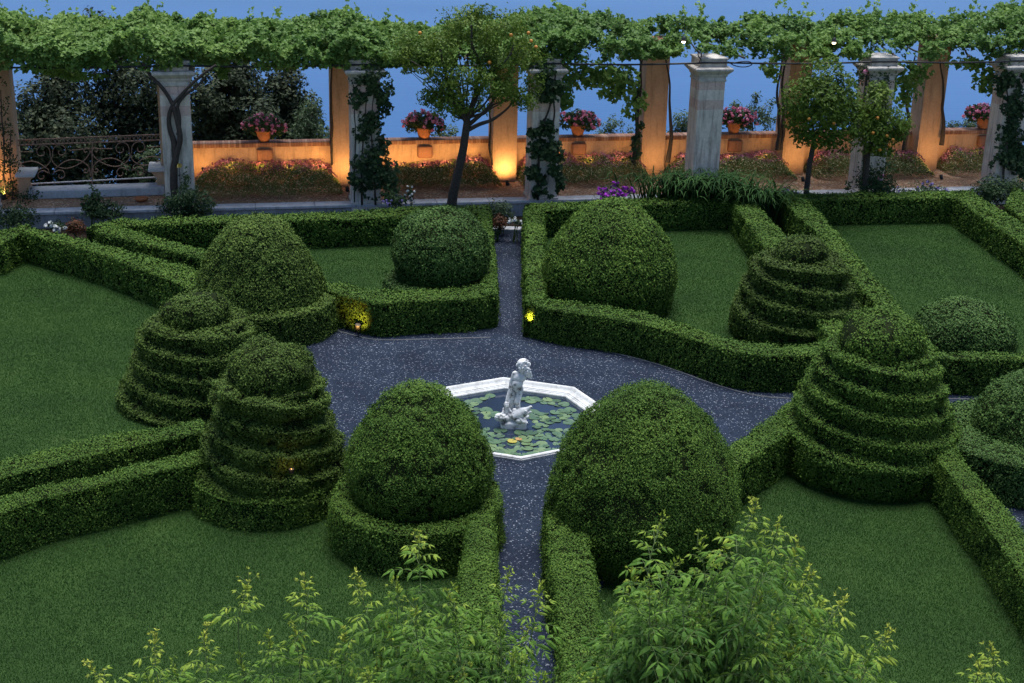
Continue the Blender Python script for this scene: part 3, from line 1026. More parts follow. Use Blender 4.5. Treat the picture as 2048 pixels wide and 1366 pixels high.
def cap(mb, a, b, ra, rb, seg=14):
    a, b = np.asarray(a, float), np.asarray(b, float)
    t = b - a; L = np.linalg.norm(t); t = t / (L + 1e-9)
    pts, rad = [], []
    for q in np.linspace(-PI / 2 + .05, 0, 5): pts.append(a + t * ra * math.sin(q)); rad.append(ra * math.cos(q))
    for q in np.linspace(0, PI / 2 - .05, 5): pts.append(b + t * rb * math.sin(q)); rad.append(rb * math.cos(q))
    mb.tube(pts, np.array(rad), seg)


def fuse(mb, name, parent, voxel, smooth=4, mat=None):
    o = put(mb, name, mat or M['statue'], parent)
    r = o.modifiers.new('fuse', 'REMESH'); r.mode = 'VOXEL'; r.voxel_size = voxel; r.use_smooth_shade = True
    s = o.modifiers.new('soften', 'SMOOTH'); s.factor = .5; s.iterations = smooth
    return o


st = empty('fountain_statue', SB, 'weathered white putto statue with a curled fish at its feet, standing in the pool', 'statue')
L0 = lambda x, y, z: SB + np.array([x, y, z])
ROLLX = .0
mb = MB()
# legs
cap(mb, L0(-.035, .02, .66), L0(-.055, -.02, .46), .085, .062); cap(mb, L0(-.055, -.02, .46), L0(-.075, .03, .25), .060, .040)
cap(mb, L0(-.075, .03, .25), L0(-.10, -.07, .215), .04, .028)
cap(mb, L0(.06, .03, .66), L0(.045, -.05, .47), .088, .065); cap(mb, L0(.045, -.05, .47), L0(.09, .02, .29), .062, .042)
cap(mb, L0(.09, .02, .29), L0(.13, -.08, .27), .04, .028)
# trunk of the body: hips, belly, chest
mb.sphere(L0(.012, .02, .69), .115, 18, sc=(1.05, .82, .8))
mb.sphere(L0(.02, -.01, .79), .108, 18, sc=(1, .9, 1.0))
mb.sphere(L0(.04, .01, .90), .118, 18, sc=(1.08, .78, .9))
mb.sphere(L0(-.045, .02, .965), .055, 14); mb.sphere(L0(.135, .02, .975), .055, 14)
cap(mb, L0(.055, .015, .97), L0(.065, .0, 1.05), .05, .046)
# head, face
H_ = L0(.075, -.01, 1.145)
mb.sphere(H_, .098, 20, sc=(.95, 1.02, 1.08))
for dx in (-1, 1):
    mb.sphere(H_ + [dx * .042, -.075, -.032], .034, 10)          # cheeks
    mb.sphere(H_ + [dx * .095, .01, -.015], .022, 8, sc=(.5, 1, 1.4))   # ears
    mb.sphere(H_ + [dx * .036, -.093, .022], .022, 8, sc=(1.2, .5, .5))  # brows
    mb.sphere(H_ + [dx * .034, -.090, .004], .013, 8)             # eyes
mb.sphere(H_ + [0, -.105, -.02], .018, 8, sc=(.8, 1, 1.3))         # nose
mb.sphere(H_ + [0, -.092, -.056], .018, 8, sc=(1.3, .8, .5))       # mouth
mb.sphere(H_ + [0, -.078, -.085], .026, 8)                         # chin
for _ in range(95):                                                # curls
    d = unit(rng.normal(size=3) + np.array([0, .25, .55]))
    if d[1] < -.55 and d[2] < .45: continue
    mb.sphere(H_ + d * np.array([.098, .10, .104]), rng.uniform(.018, .030), 8)
# raised arm: elbow out to the right, hand by the neck
cap(mb, L0(.14, .02, .975), L0(.225, -.03, .95), .048, .042); cap(mb, L0(.225, -.03, .95), L0(.205, -.085, 1.04), .042, .030)
hp = L0(.195, -.09, 1.075)
mb.sphere(hp, .03, 10, sc=(.8, .7, 1.1))
for k, ln in enumerate((.034, .042, .045, .038)):
    b0 = hp + [-.022 + .014 * k, -.012, .022]
    cap(mb, b0, b0 + [-.018, .002, ln * .5], .0085, .008, 8); cap(mb, b0 + [-.018, .002, ln * .5], b0 + [-.036, .016, ln * .8], .008, .007, 8)
cap(mb, hp + [-.02, -.02, -.01], hp + [-.045, -.03, .012], .010, .008, 8)
# hanging arm with its hand
cap(mb, L0(-.055, .02, .965), L0(-.105, .02, .80), .048, .040); cap(mb, L0(-.105, .02, .80), L0(-.10, -.05, .64), .040, .028)
hp = L0(-.105, -.06, .60)
mb.sphere(hp, .028, 10, sc=(.7, .8, 1.1))
for k, ln in enumerate((.036, .042, .04, .034)):
    b0 = hp + [.0, -.018 + .012 * k, -.024]
    cap(mb, b0, b0 + [-.006, -.002, -ln * .5], .008, .0075, 8); cap(mb, b0 + [-.006, -.002, -ln * .5], b0 + [.004, -.004, -ln], .0075, .0065, 8)
cap(mb, hp + [.012, -.02, .0], hp + [.024, -.035, -.022], .009, .0075, 8)
def slim(b_):
    for v_ in b_.v:
        z_ = v_[:, 2] - SB[2]
        v_[:, 0] = SB[0] + (v_[:, 0] - SB[0]) * np.where(z_ < .86, .93, 1.0) + .075 * (z_ - .35)


slim(mb)
fuse(mb, 'figure', st, .0085, 3)
mb = MB()                                                          # drapery falling behind
for k in range(4):
    x = -.115 + .022 * k
    mb.tube([L0(x + .05, .10, .88), L0(x + .01, .12, .75), L0(x - .01, .12, .60), L0(x - .03, .09, .46), L0(x - .03, .06, .34)], [.022, .028, .026, .032, .036], 8)
slim(mb)
fuse(mb, 'drapery', st, .012, 3)
mb = MB()                                                          # the fish: coiled scaly tail, body, upturned snout
pts = []
for q in np.linspace(-.2, 1.35 * PI, 26):
    pts.append(L0(-.13 + .155 * math.cos(PI - q * 1.0 + .4), -.06 + .13 * math.sin(PI + q + .4), .19 + .02 * math.sin(q * 2)))
body = [L0(-.02, -.15, .20), L0(.07, -.13, .245), L0(.14, -.13, .28), L0(.20, -.15, .325), L0(.27, -.17, .395), L0(.31, -.175, .435)]
mb.tube(pts, np.linspace(.035, .075, len(pts)), 14)
mb.tube(resample(body, .03), [.08, .10, .105, .085, .045, .022], 16)
mb.sphere(L0(.205, -.215, .355), .022, 10); mb.sphere(L0(.235, -.10, .36), .022, 10)
cap(mb, L0(.24, -.20, .30), L0(.30, -.21, .345), .028, .015)
for k in range(9):                                                 # fins
    cap(mb, L0(.10 + .015 * k, -.22, .22 - .006 * k), L0(.16 + .012 * k, -.27, .16 - .002 * k), .018, .007, 8)
for i in range(2, len(pts) - 1):                                   # scales
    for k in range(5):
        a = k / 5 * 2 * PI + i * .6
        mb.sphere(pts[i] + np.array([.05 * math.cos(a), .05 * math.cos(a) * .6, .06 * math.sin(a)]), .018, 6)
fuse(mb, 'fish', st, .010, 2)
mb = MB()                                                          # small second figure at the coil
mb.sphere(L0(-.135, -.07, .40), .052, 14); mb.sphere(L0(-.135, -.118, .395), .012, 8)
for _ in range(24):
    d = unit(rng.normal(size=3) + [0, .3, .6]); mb.sphere(L0(-.135, -.065, .405) + d * .05, .014, 6)
cap(mb, L0(-.13, -.06, .35), L0(-.12, -.05, .22), .05, .062)
cap(mb, L0(-.09, -.07, .33), L0(-.04, -.12, .29), .024, .018); cap(mb, L0(-.18, -.07, .33), L0(-.20, -.13, .27), .024, .018)
cap(mb, L0(-.10, -.09, .22), L0(-.05, -.17, .24), .034, .026); cap(mb, L0(-.16, -.09, .22), L0(-.18, -.18, .23), .034, .026)
fuse(mb, 'small_figure', st, .009, 2)
mb = MB()                                                          # rocky plinth
mb.box(L0(0, -.02, .03), (.46, .40, .2), None, bev=.03)
for _ in range(34):
    mb.sphere(L0(rng.uniform(-.2, .2), rng.uniform(-.2, .15), rng.uniform(.06, .17)), rng.uniform(.04, .085), 8, sc=(1.2, 1, .7))
fuse(mb, 'plinth', st, .014, 1)

# ------------------------------------------------------------------ terrace and its walls
yf = lambda x: 424 + (x - 60) * (381 - 424) / 1797.
yr = lambda x: 370 - .0235 * (x - 690)
f0 = G(60, yf(60), ZT); f1 = G(1857, yf(1857), ZT)


def onplane(x, y, p0, n=VX):
    d = ray(x, y); return CAM + d * (((p0 - CAM) @ n) / (d @ n))


RC = [G(x, yr(x), ZT) + VX * .34 for x in (14, 352, 690, 1008, 1303, 1583, 1850, 2125)]     # rear pillars
FC = [G(x, yf(x), ZT) + VX * .36 for x in (-36, 362, 733, 1087, 1408, 1740, 2008)]           # front pillars
fl = unit(f1 - f0); fn_ = np.array([-fl[1], fl[0], 0])
FQ = lambda s, v, z: f0 + fl * s + fn_ * v + ZX * (z - f0[2])
mb = MB()
mb.add([FQ(-16, .0, 0), FQ(38, .0, 0), FQ(38, .0, ZT - .08), FQ(-16, .0, ZT - .08)], [[0, 1, 2, 3]])
rt = empty('terrace_retaining_wall', f0 * [1, 1, 0], 'low stained retaining wall carrying the terrace behind the back hedges', 'wall')
put(mb, 'wall_face', M['retain'], rt)
mb = MB()
s = -16
while s < 38:
    ln = rng.uniform(1.1, 1.7)
    mb.box(FQ(s + ln / 2, .16, ZT - .04), (ln - .008, .42, .085), np.stack([fl, fn_, ZX], 1), bev=.012)
    s += ln
put(mb, 'coping', M['coping'], rt)
mb = MB()
for i in range(40):
    pass
A = np.array([[FQ(s, v, ZT - .006 + (.01 * vnoise(np.array([s, v, 0.]), .8, 5) if v < 4 else 0)) for s in np.linspace(-16, 38, 90)] for v in np.linspace(.34, 2.75, 8)])
mb.grid(A)
tag(mb.build('terrace_ground', M['terracegravel']), kind='structure')
mb = MB().poly([[*p[:2], .006] for p in (FQ(-20, -1.9, 0), FQ(38, -1.2, 0), FQ(38, .05, 0), FQ(-20, .05, 0))])
tag(mb.build('border_soil', M['soil']), kind='structure')

# the parapet wall between the rear pillars
WP = RC[1] + VX * .28
w0 = onplane(372, 300, WP); w0[2] = 0
wl = 24.0
rt = empty('parapet_wall', w0, 'ochre plastered parapet wall with a brick top, lit from below along the terrace', 'wall', rz=yaw)
mb = MB().box(w0 + UX * wl / 2 + ZX * .93, (wl, .30, 1.06), YM)
put(mb, 'wall_face', M['plaster'], rt)
mb = MB().box(w0 + UX * wl / 2 + ZX * 1.525, (wl, .40, .13), YM, bev=.02)
put(mb, 'brick_coping', M['brick'], rt)
WTOP = 1.592
POTS = [(528, 'pot of pink geraniums on the parapet, nearest the iron railing'), (848, 'pot of pink geraniums on the parapet, seen just left of the leaning orange tree'),
        (1155, 'pot of pink geraniums on the parapet, right of the ivy covered third stone pillar'), (1466, 'pot of pink geraniums on the parapet, half hidden behind the bare stone pillar'),
        (1962, 'pot of pink geraniums on the parapet near the right edge, beside the last leafy pillar')]
for x, lab in POTS:
    p = onplane(x, 275, WP); p[2] = WTOP
    mb = MB().box([p[0], p[1], 1.25] - VX * .2, (.42, .16, .34), YM, bev=.03)
    put(mb, 'pot_bracket', M['redbrick'], rt)
    pr = empty('geranium_pot', p, lab, 'flower pot', 'geranium pots on the parapet')
    mb = MB().lathe([(.12, 0), (.15, .02), (.19, .16), (.22, .27), (.245, .275), (.25, .33), (.22, .335), (.20, .28), (.001, .27)], p, 20)
    put(mb, 'pot', M['terracotta'], pr)
    mb = MB()
    cl = [(p[0], p[1], p[2] + .5, .45, .38, .26), (p[0] - .3, p[1], p[2] + .42, .3, .3, .26), (p[0] + .32, p[1], p[2] + .38, .32, .3, .28)]
    P, d = blobs(cl, 900, .5, .25, seed=int(x))
    put_lobed(mb, P, d, .075, .9, .4, 0, tint_of(P, 3, .2, 1, .3))
    put(mb, 'foliage', M['ivy'], pr)
    mb = MB()
    P, d = blobs(cl, 130, .95, .3, seed=int(x) + 1, gs=.25)
    P = P[(d[:, 2] > -.35)]
    for q in P:
        n = 14; dd = unit(rng.normal(size=(n, 3)))
        put_leaves(mb, q + dd * .04, dd, .06, .9, .5, .4, 0, rng.random(n))
    put(mb, 'blossom', M['pink'], pr)

# ------------------------------------------------------------------ pillars


def square_loft(mb, c, prof):
    A = []
    for w_, z in prof:
        h = w_ / 2
        A.append([c + UX * a + VX * b + ZX * (z - c[2]) for a, b in ((-h, -h), (h, -h), (h, h), (-h, h))])
    mb.grid(np.array(A), 0, .5, False, True)
    return mb


FL = ['stone pillar at the far left edge, almost wholly wrapped in climbing leaves', 'banded stone pillar with a bare twisted vine stem climbing its front',
      'stone pillar buried in dark ivy left of the leaning orange tree', 'stone pillar with leafy climbers right of the leaning orange tree',
      'bare banded stone pillar with clean sides and a full moulded capital', 'stone pillar mostly hidden behind the two small orange trees', 'leafy stone pillar at the far right edge of the terrace']
for c, lab in zip(FC, FL):
    rt = empty('stone_pillar', c * [1, 1, 0], lab, 'pillar', 'front stone pillars of the pergola')
    b = c * [1, 1, 0]
    put(square_loft(MB(), b, [(.80, 0), (.80, .5), (.76, .52), (.74, .6), (.73, 3.55), (.73, 3.6)]), 'shaft', M['pillar'], rt)
    put(square_loft(MB(), b, [(.73, 3.595), (.78, 3.61), (.78, 3.66), (.755, 3.67), (.755, 3.73), (.81, 3.75), (.83, 3.80), (.93, 3.85), (1.05, 3.91), (1.05, 3.96), (.99, 3.985), (.8, 4.0)]), 'capital', M['capital'], rt)
    put(square_loft(MB(), b, [(.76, 3.99), (.76, 4.19), (.82, 4.195), (.82, 4.235), (.02, 4.31)]), 'cap_block', M['capital'], rt)
RL = ['glowing ochre pillar at the far left edge beside a stone bench', 'ochre rear pillar hidden behind the stone pillar with the twisted vine',
      'ochre pillar lit from its foot beside the ivy buried stone pillar', 'ochre pillar with the brightest pool of lamp light, behind the leaning orange tree',
      'tall ochre pillar with dark vine stems hanging on both sides of it', 'ochre pillar partly behind the round orange tree, with a vine stem on its left',
      'ochre pillar right of the small orange trees, glowing on its upper half', 'ochre pillar beyond the right edge of the photo']
for i, (c, lab) in enumerate(zip(RC, RL)):
    if i == 7: continue
    b = c * [1, 1, 0]
    rt = empty('plaster_pillar', b + ZX * ZT, lab, 'pillar', 'rear ochre pillars of the pergola')
    put(square_loft(MB(), b, [(.70, ZT - .05), (.68, 3.95)]), 'shaft', M['plaster'], rt)
    put(square_loft(MB(), b, [(.70, 3.94), (.70, 4.35), (.76, 4.36), (.76, 4.42), (.02, 4.43)]), 'capital', M['redbrick'], rt)

# ------------------------------------------------------------------ iron railing between the left rear pillars, benches
RPL = RC[0] + VX * .05
P2 = lambda x, y: onplane(x, y, RPL)
z1 = lambda X, Y: P2(X / 5.12, 250 + Y / 5.12)
rt = empty('iron_railing', P2(180, 365), 'rusty wrought iron railing with big scrolls closing the gap at the left', 'railing')
mb = MB()
for ya, yb_, r in ((155, 95, .018), (208, 152, .02)):
    mb.tube([z1(150, ya), z1(1690, yb_)], r, 8)
put(mb, 'top_rail', M['iron'], rt)
mb = MB().tube([z1(240, 608), z1(1690, 530)], .02, 8)
put(mb, 'bottom_rail', M['coping'], rt)


def sk(x, y, X0): # slope of the rails with x
    return z1(x + X0, y - .04 * (x + X0 - 525))


mb = MB()
S_ = .013


def spir(cx, cy, r0, r1, a0, a1, X0, tail=()):
    t = np.linspace(0, 1, 26)
    a = np.radians(a0 + (a1 - a0) * t); r = r0 + (r1 - r0) * t
    P = [sk(cx + q * math.cos(w_), cy - q * math.sin(w_), X0) for q, w_ in zip(r, a)]
    P += [sk(x, y, X0) for x, y in tail]
    mb.tube(P, S_, 6)


for X0 in (525, 1335, -285):
    for sgn in (-1, 1):
        q = lambda x: sgn * x
        A0 = (lambda a: a if sgn > 0 else 180 - a)
        # big upper scroll springing from the middle
        spir(q(95), 275, 18, 82, A0(-200), A0(180), X0, [(q(13), 310), (q(0), 350)] if True else ())
        mb.tube(chaikin([sk(q(0), 345, X0), sk(q(25), 400, X0), sk(q(80), 440, X0), sk(q(160), 455, X0), sk(q(250), 430, X0), sk(q(330), 385, X0), sk(q(380), 330, X0), sk(q(405), 280, X0)], 2), S_, 6)
        # flat lens crossing it
        mb.tube(chaikin([sk(q(75), 420, X0), sk(q(140), 375, X0), sk(q(215), 360, X0), sk(q(300), 375, X0), sk(q(370), 420, X0), sk(q(400), 480, X0), sk(q(405), 540, X0)], 2), S_, 6)
        # lower scrolls
        spir(q(95), 520, 12, 60, A0(-220), A0(130), X0, [(q(15), 500), (q(35), 450), (q(80), 420)])
        # small scrolls at the joint of two panels
        spir(q(355), 280, 8, 36, A0(-30), A0(-370), X0, [(q(405), 300)])
        spir(q(350), 480, 8, 32, A0(40), A0(380), X0, [(q(405), 510)])
        mb.tube([sk(q(185), 268, X0), sk(q(400), 258, X0)], S_, 6)
for k in range(34):                                                # frieze of little loops between the two top rails
    X = 180 + k * 45; yy = 182 - (X - 150) * .0385
    mb.tube([z1(X + 17 * math.cos(a), yy - (20 * math.sin(a)) + 2) for a in np.linspace(-.6, 3.8, 12)], .010, 5)
put(mb, 'scrollwork', M['iron'], rt)
for X in (170, 945, 1680):
    yy = -(X - 525) * .04
    put(MB().tube([z1(X, 160 + yy + 14), z1(X, 640 + yy)], .017, 6), 'post', M['iron'], rt)
mb = MB()
q0, q1 = G(57, 399, ZT), G(330, 390, ZT)
cdir = unit(q1 - q0)
mb.box((q0 + q1) / 2 + np.cross(ZX, cdir) * .30 + ZX * .10, (np.linalg.norm(q1 - q0), .60, .22), np.stack([cdir, np.cross(ZX, cdir), ZX], 1), bev=.02)
tag(mb.build('stone_kerb', M['coping']), 'grey stone kerb under the iron railing at the left', 'kerb')

for cx, cy, lab, sg in ((53, 342, 'stone bench with a scrolled leg beside the glowing left pillar', 1), (316, 331, 'stone bench with a scrolled leg tucked behind the vine stem pillar', -1)):
    p = G(cx, cy, ZT + .66); b = p * [1, 1, 0] + ZX * ZT
    rt = empty('stone_bench', b, lab, 'bench', 'stone benches by the railing')
    mb = MB().box(p - ZX * .035, (.50, .95, .07), YM, bev=.015)
    put(mb, 'seat', M['slab'], rt)
    mb = MB()
    pr = [(.44, .0), (.44, .06), (.34, .10), (.26, .2), (.24, .3), (.27, .42), (.36, .53), (.42, .57), (.42, .62)]
    A = []
    for w_, z in pr:
        A.append([b + UX * (-sg * .21 + sg * x) + VX * y + ZX * z for x, y in ((0, -.36), (w_, -.36), (w_, .36), (0, .36))])
    A = np.array(A)
    if sg < 0: A = A[:, ::-1]
    mb.grid(A, 0, .5, False, True)
    put(mb, 'leg', M['plaster'], rt)
mb = MB()
p = G(283, 402, ZT)
mb.lathe([(.001, .0), (.12, 0), (.17, .05), (.19, .09), (.17, .09), (.15, .05), (.001, .045)], p, 20)
tag(mb.build('terracotta_saucer', M['terracotta']), 'shallow terracotta saucer on the stone terrace edge at the left', 'saucer')

# ------------------------------------------------------------------ flower beds along the parapet
BEDS = [(384, 676, 'flower bed of straw coloured blooms with a pink back row, nearest the iron railing'),
        (755, 990, 'lit flower bed of straw coloured blooms behind the leaning orange tree'),
        (1030, 1288, 'flower bed of straw coloured blooms right of the brightest ochre pillar'),
        (1326, 1568, 'flower bed of straw coloured blooms behind the bare stone pillar'),
        (1604, 1836, 'flower bed of straw coloured blooms behind the round orange tree'),
        (1868, 2140, 'flower bed of straw coloured blooms at the far right of the parapet')]
for i, (xa, xb, lab) in enumerate(BEDS):
    pa_ = onplane(xa, 330, RC[1] + VX * .1); pb_ = onplane(xb, 330, RC[1] + VX * .1)
    pa_[2] = pb_[2] = ZT
    ln = np.linalg.norm(pb_ - pa_); c = (pa_ + pb_) / 2
    rt = empty('flower_bed', c, lab, 'flower bed', 'flower beds along the parapet')

    def mound(n, v0=-1.9 if i == 0 else -1.4, v1=.02, s0=.0, s1=1.0, lift=0.0):
        s = rng.uniform(s0, s1, n); v = rng.uniform(v0, v1, n)
        e = np.minimum(1, np.minimum(s, 1 - s) * ln / .45) ** .5
        hh = .54 * np.sqrt(np.clip(1 - ((v + .25) / (1.75 if i == 0 else 1.25)) ** 2, 0.02, 1)) * e
        P = pa_ + (pb_ - pa_) * s[:, None] + VX * (v * (.75 + .25 * e))[:, None]
        hh = hh * (.75 + .5 * vnoise(P * [1, 1, 0], .35, 5 + i))
        P[:, 2] = ZT + hh * rng.random(n) ** .25 + lift
        N = unit(np.c_[rng.normal(size=(n, 2)) * .3, np.ones(n)] - VX * .6)
        return P, N
    mb = MB(); P, N = mound(11000 if i == 0 else 8500)
    put_leaves(mb, P, N, .06, .35, 1.2, .1, 0, tint_of(P, 7, .1, .9, .3))
    put(mb, 'foliage', leaf_mat('bed_foliage', [(0, (.03, .04, .012)), (.5, (.10, .155, .035)), (1, (.22, .27, .08))], .6, .2, .2) if i == 0 else bpy.data.materials['bed_foliage'], rt)
    mb = MB(); P, N = mound(3600, lift=.015)
    put_leaves(mb, P, N, .042, .8, 1.2, .5, 0, rng.random(len(P)))
    o = put(mb, 'straw_blossoms', M['tan'], rt); tag(o, kind='stuff')
    mb = MB(); P, N = mound(700, -.34, .04, .03, .97, .09)
    k = vnoise(P, .4, 31 + i) > .38; P, N = P[k], N[k]
    for a in range(3):
        put_leaves(mb, P + rng.normal(size=P.shape) * .02, N, .05, .9, 1.2, .5, 0, rng.random(len(P)))
    for kk in range(2):
        P2_, N2_ = mound(260, -.75, -.55, .02, .98, .12)
        put_leaves(mb, P2_, N2_, .045, .9, 1.2, .5, 0, rng.random(len(P2_)) * .6)
    o = put(mb, 'pink_blossoms', M['rose'], rt); tag(o, kind='stuff')

# ------------------------------------------------------------------ lamps
UPL = [(0, 42, .70), (2, 36, .72), (3, 42, .48), (4, 23, .85), (5, 23, .85), (6, 26, 1.0)]
M['ylens'] = emis('yellow_lens', (1.0, .65, .15), 2)
M['olens'] = emis('orange_lens', (1.0, .40, .08), 1.2)
M['lens'] = emis('lamp_lens', (1.0, .7, .35), 8)


def uplight(c, aim, lab, e, size, sp, s_=1.0):
    """a short tilted can with its lens sunk in the far end, and its lamp"""
    rt = empty('ground_uplight', c, lab, 'lamp', 'uplights along the pergola')
    d = unit(aim); c = np.asarray(c) + ZX * .07
    put(MB().tube([c - d * .07 * s_, c - d * .065 * s_, c + d * .06 * s_, c + d * .06 * s_, c + d * .02 * s_], np.array([.03, .05, .05, .043, .043]) * s_, 14), 'housing', M['black'], rt)
    put(MB().tube([c + d * .018 * s_, c + d * .022 * s_], np.array([.043, .043]) * s_, 14), 'lens', M['lens'], rt)
    put(MB().tube([c - ZX * .075, c], .012, 6), 'stake', M['black'], rt)
    lamp('uplight_lamp', c + d * .075, e, WARM, size, rt, sp, d, 1.0)


for i, e, off in UPL:
    c = RC[i] * [1, 1, 0] + ZX * ZT - VX * (.35 + off)
    uplight(c, VX * .62 + ZX * 1.0, 'small black uplight at the foot of the ' + RL[i].split(',')[0].split(' beside')[0].split(' with')[0], e, .05, 150)
for x, e in ((405, 7), (460, 6.5), (520, 6), (580, 6), (640, 8), (795, 8.5), (845, 7), (895, 7.5), (950, 9), (1060, 5), (1120, 4), (1180, 3.5), (1245, 3.5), (1365, 2.6), (1460, 2.4), (1530, 2.4), (1640, 2), (1720, 2), (1790, 2), (1900, 2), (1955, 2)):
    p = onplane(x, 335, RC[1] - VX * .50)
    c = p * [1, 1, 0] + ZX * (ZT + .52)
    uplight(c, VX * .9 + ZX * .12, 'small black uplight hidden among the bed flowers at the foot of the parapet', e * 1.15, .12, 168, .55)
for px_, py_, lab in ((1367, 84, 'left of the two bare pendant bulbs shining under the grape vine'), (1668, 86, 'right of the two bare pendant bulbs shining under the grape vine')):
    p = V(px_, py_, 38.1 if px_ < 1500 else 38.85)
    rt = empty('pendant_lamp', p, lab, 'lamp', 'pendant lamps under the vine')
    put(MB().sphere(p, .042, 12, sc=(1.35, 1, .8)), 'bulb', M['bulb'], rt)
    put(MB().lathe([(.075, .03), (.05, .10), (.03, .14), (.001, .15)], p, 14), 'shade', M['black'], rt)
    put(MB().tube([p + ZX * .14, p + ZX * .6], .008, 5), 'cord', M['cable'], rt)
    lamp('pendant_light', p - ZX * .12, 1.5, (1, .8, .55), .05, rt)


def spot(px_, py_, hedge_h, e, lab, push):
    """garden spotlight set into the face of a hedge"""
    g_ = push
    rt = empty('garden_spotlight', g_ * [1, 1, 0], lab, 'lamp', 'spotlights in the hedges')
    put(MB().tube([g_ * [1, 1, 0], g_ - ZX * .05], .012, 6), 'stake', M['black'], rt)
    d = unit(np.array([.1, -.25, .9]))
    mb = MB().tube([g_ - d * .11, g_ - d * .10, g_, g_ + d * .012], [.03, .05, .055, .055], 14)
    put(mb, 'housing', M['black'], rt)
    put(MB().tube([g_ - d * .02, g_ - d * .016], [.045, .045], 12), 'lens', M['ylens'], rt)
    lamp('spotlight_glow', g_ + np.array([0, -.22, -.02]), e * 3.2, (1, .55, .12), .03, rt, 85, np.array([.05, 1.0, .30]), .9)


g0 = G(716, 660, .25)
spot(716, 648, .75, 7, 'garden spotlight glowing yellow in the hedge face left of the path mouth', onplane(716, 650, G(705, 672, 0) + np.array([0, -.03, 0]), np.array([0, 1., 0])))
spot(1060, 630, .75, 6, 'garden spotlight glowing yellow at the hedge corner right of the path mouth', onplane(1060, 632, G(1056, 668, 0) + np.array([0, -.10, 0]), np.array([0, 1., 0])))
for (x, y, D, e, lab) in ((583, 938, 19.0, .5, 'lamp glinting orange through the gaps of the ragged left spiral'), (1846, 738, 21.6, .4, 'lamp glinting behind the right flank of the largest spiral')):
    p = V(x, y, D)
    rt = empty('garden_spotlight', p, lab, 'lamp', 'spotlights in the hedges')
    put(MB().tube([p - ZX * .06, p], [.035, .04], 10), 'housing', M['black'], rt)
    put(MB().sphere(p - ZX * .012, .016, 8), 'lens', M['olens'], rt)
    lamp('spotlight_glow', p + ZX * .05 + np.array([0, -.05, 0]), e, (1, .5, .12), .03, rt)

# ------------------------------------------------------------------ cables slung between the pillars
mb = MB()
pts = []
for i, c in enumerate(FC):
    p = c - VX * .40 + ZX * (4.13 - c[2])
    pts.append(p)
    if i < len(FC) - 1:
        n_ = FC[i + 1] - VX * .40 + ZX * (4.13 - FC[i + 1][2])
        for t in (.25, .5, .75):
            pts.append(p + (n_ - p) * t - ZX * .05 * math.sin(PI * t))
pts = [pts[0] - UX * 3] + pts + [pts[-1] + UX * 4]
mb.tube(chaikin(pts, 1), .026, 6)
tag(mb.build('cable', M['cable']), 'thick black cable slung along the pergola from pillar to pillar', 'cable')
mb = MB()
q = FC[4] + ZX * (4.1 - FC[4][2]) - VX * .42
pts = [q + UX * .38 + ZX * .05, q + UX * .55 - ZX * .06, q + UX * .85 - ZX * .11, q + UX * 1.1 - ZX * .04, q + UX * 1.0 + ZX * .06, q + UX * .7 + ZX * .05, q + UX * .5 - ZX * .0]
mb.tube(chaikin(pts, 3), .014, 5)
mb.tube(chaikin([q - UX * .38 + ZX * .1, q - UX * .5 + ZX * .25, q - UX * .42 + ZX * .38, q - UX * .36 + ZX * .2, q - UX * .46 - ZX * .02], 3), .014, 5)
tag(mb.build('coiled_cable', M['cable']), 'loops of spare black cable hung at the cap of the bare stone pillar', 'cable')

# ------------------------------------------------------------------ grape vine roofing the pergola
mid = (FC[1] + RC[1]) / 2
TOPS = [(-120, 20), (0, 8), (60, 38), (120, 20), (200, 40), (300, 12), (360, 30), (420, 35), (520, 25), (600, 40), (690, 12), (760, 42), (850, 52), (960, 35), (1060, 20), (1130, 15), (1200, 20), (1300, 45), (1360, 20), (1480, 35), (1530, 15), (1590, 20), (1650, 42), (1720, 18), (1790, 25), (1860, 25), (1920, 20), (1980, 10), (2048, 3), (2200, 5)]
sp0 = FC[1] * [1, 1, 0]
topz = []
for x, y in TOPS:
    p = onplane(x, y, FC[1] + VX * 1.5)
    topz.append(((p - sp0) @ UX, p[2] - .04))
topz = np.array(topz)
n = 360000
s = rng.uniform(-8.5, 27, n); v = rng.uniform(-.55, 3.1, n)
zt_ = np.interp(s, topz[:, 0], topz[:, 1])
base = sp0 + UX * s[:, None] + VX * v[:, None]
bump_ = vnoise(base, .55, 41) * .6 + vnoise(base, .22, 42) * .4
ztop = zt_ - .30 + .75 * (bump_ - .3) - .10 * np.abs(v - 1.5) ** 1.5
zlow = 4.10 - .12 * vnoise(base, .7, 43) + .10 * np.clip(v - .2, 0, 2)
right = np.clip((s - 9.0) / 3, 0, 1)
zlow = zlow + right * .12
u_ = rng.random(n)
z = zlow + (ztop - zlow) * (u_ ** .8)
P = base + ZX * z[:, None]
shellness = np.minimum(ztop - z, np.minimum(v + .55, 3.1 - v) * .8)
cl_ = vnoise(P, .38, 44) * .65 + vnoise(P, .16, 45) * .35
keep = (z < ztop) & (cl_ > .40 + .13 * right) & (rng.random(n) < np.where(shellness < .35, .95, .25) * (1 - .35 * right))
P = P[keep]; s, v = s[keep], v[keep]
N = unit(np.c_[rng.normal(size=(len(P), 2)) * .25, np.full(len(P), .8)] - VX * .55)
root = empty('grape_vine', mid * [1, 1, 0], 'broad grape vine roofing the whole pergola with lobed green leaves', 'vine')
mb = MB()
tn = np.clip(tint_of(P, 46, .05, 1.0, .7, .35) + np.where(s < 3, .12, -.08), 0, 1)
put_lobed(mb, P, N, .102, 1.0, .3, 0, tn)
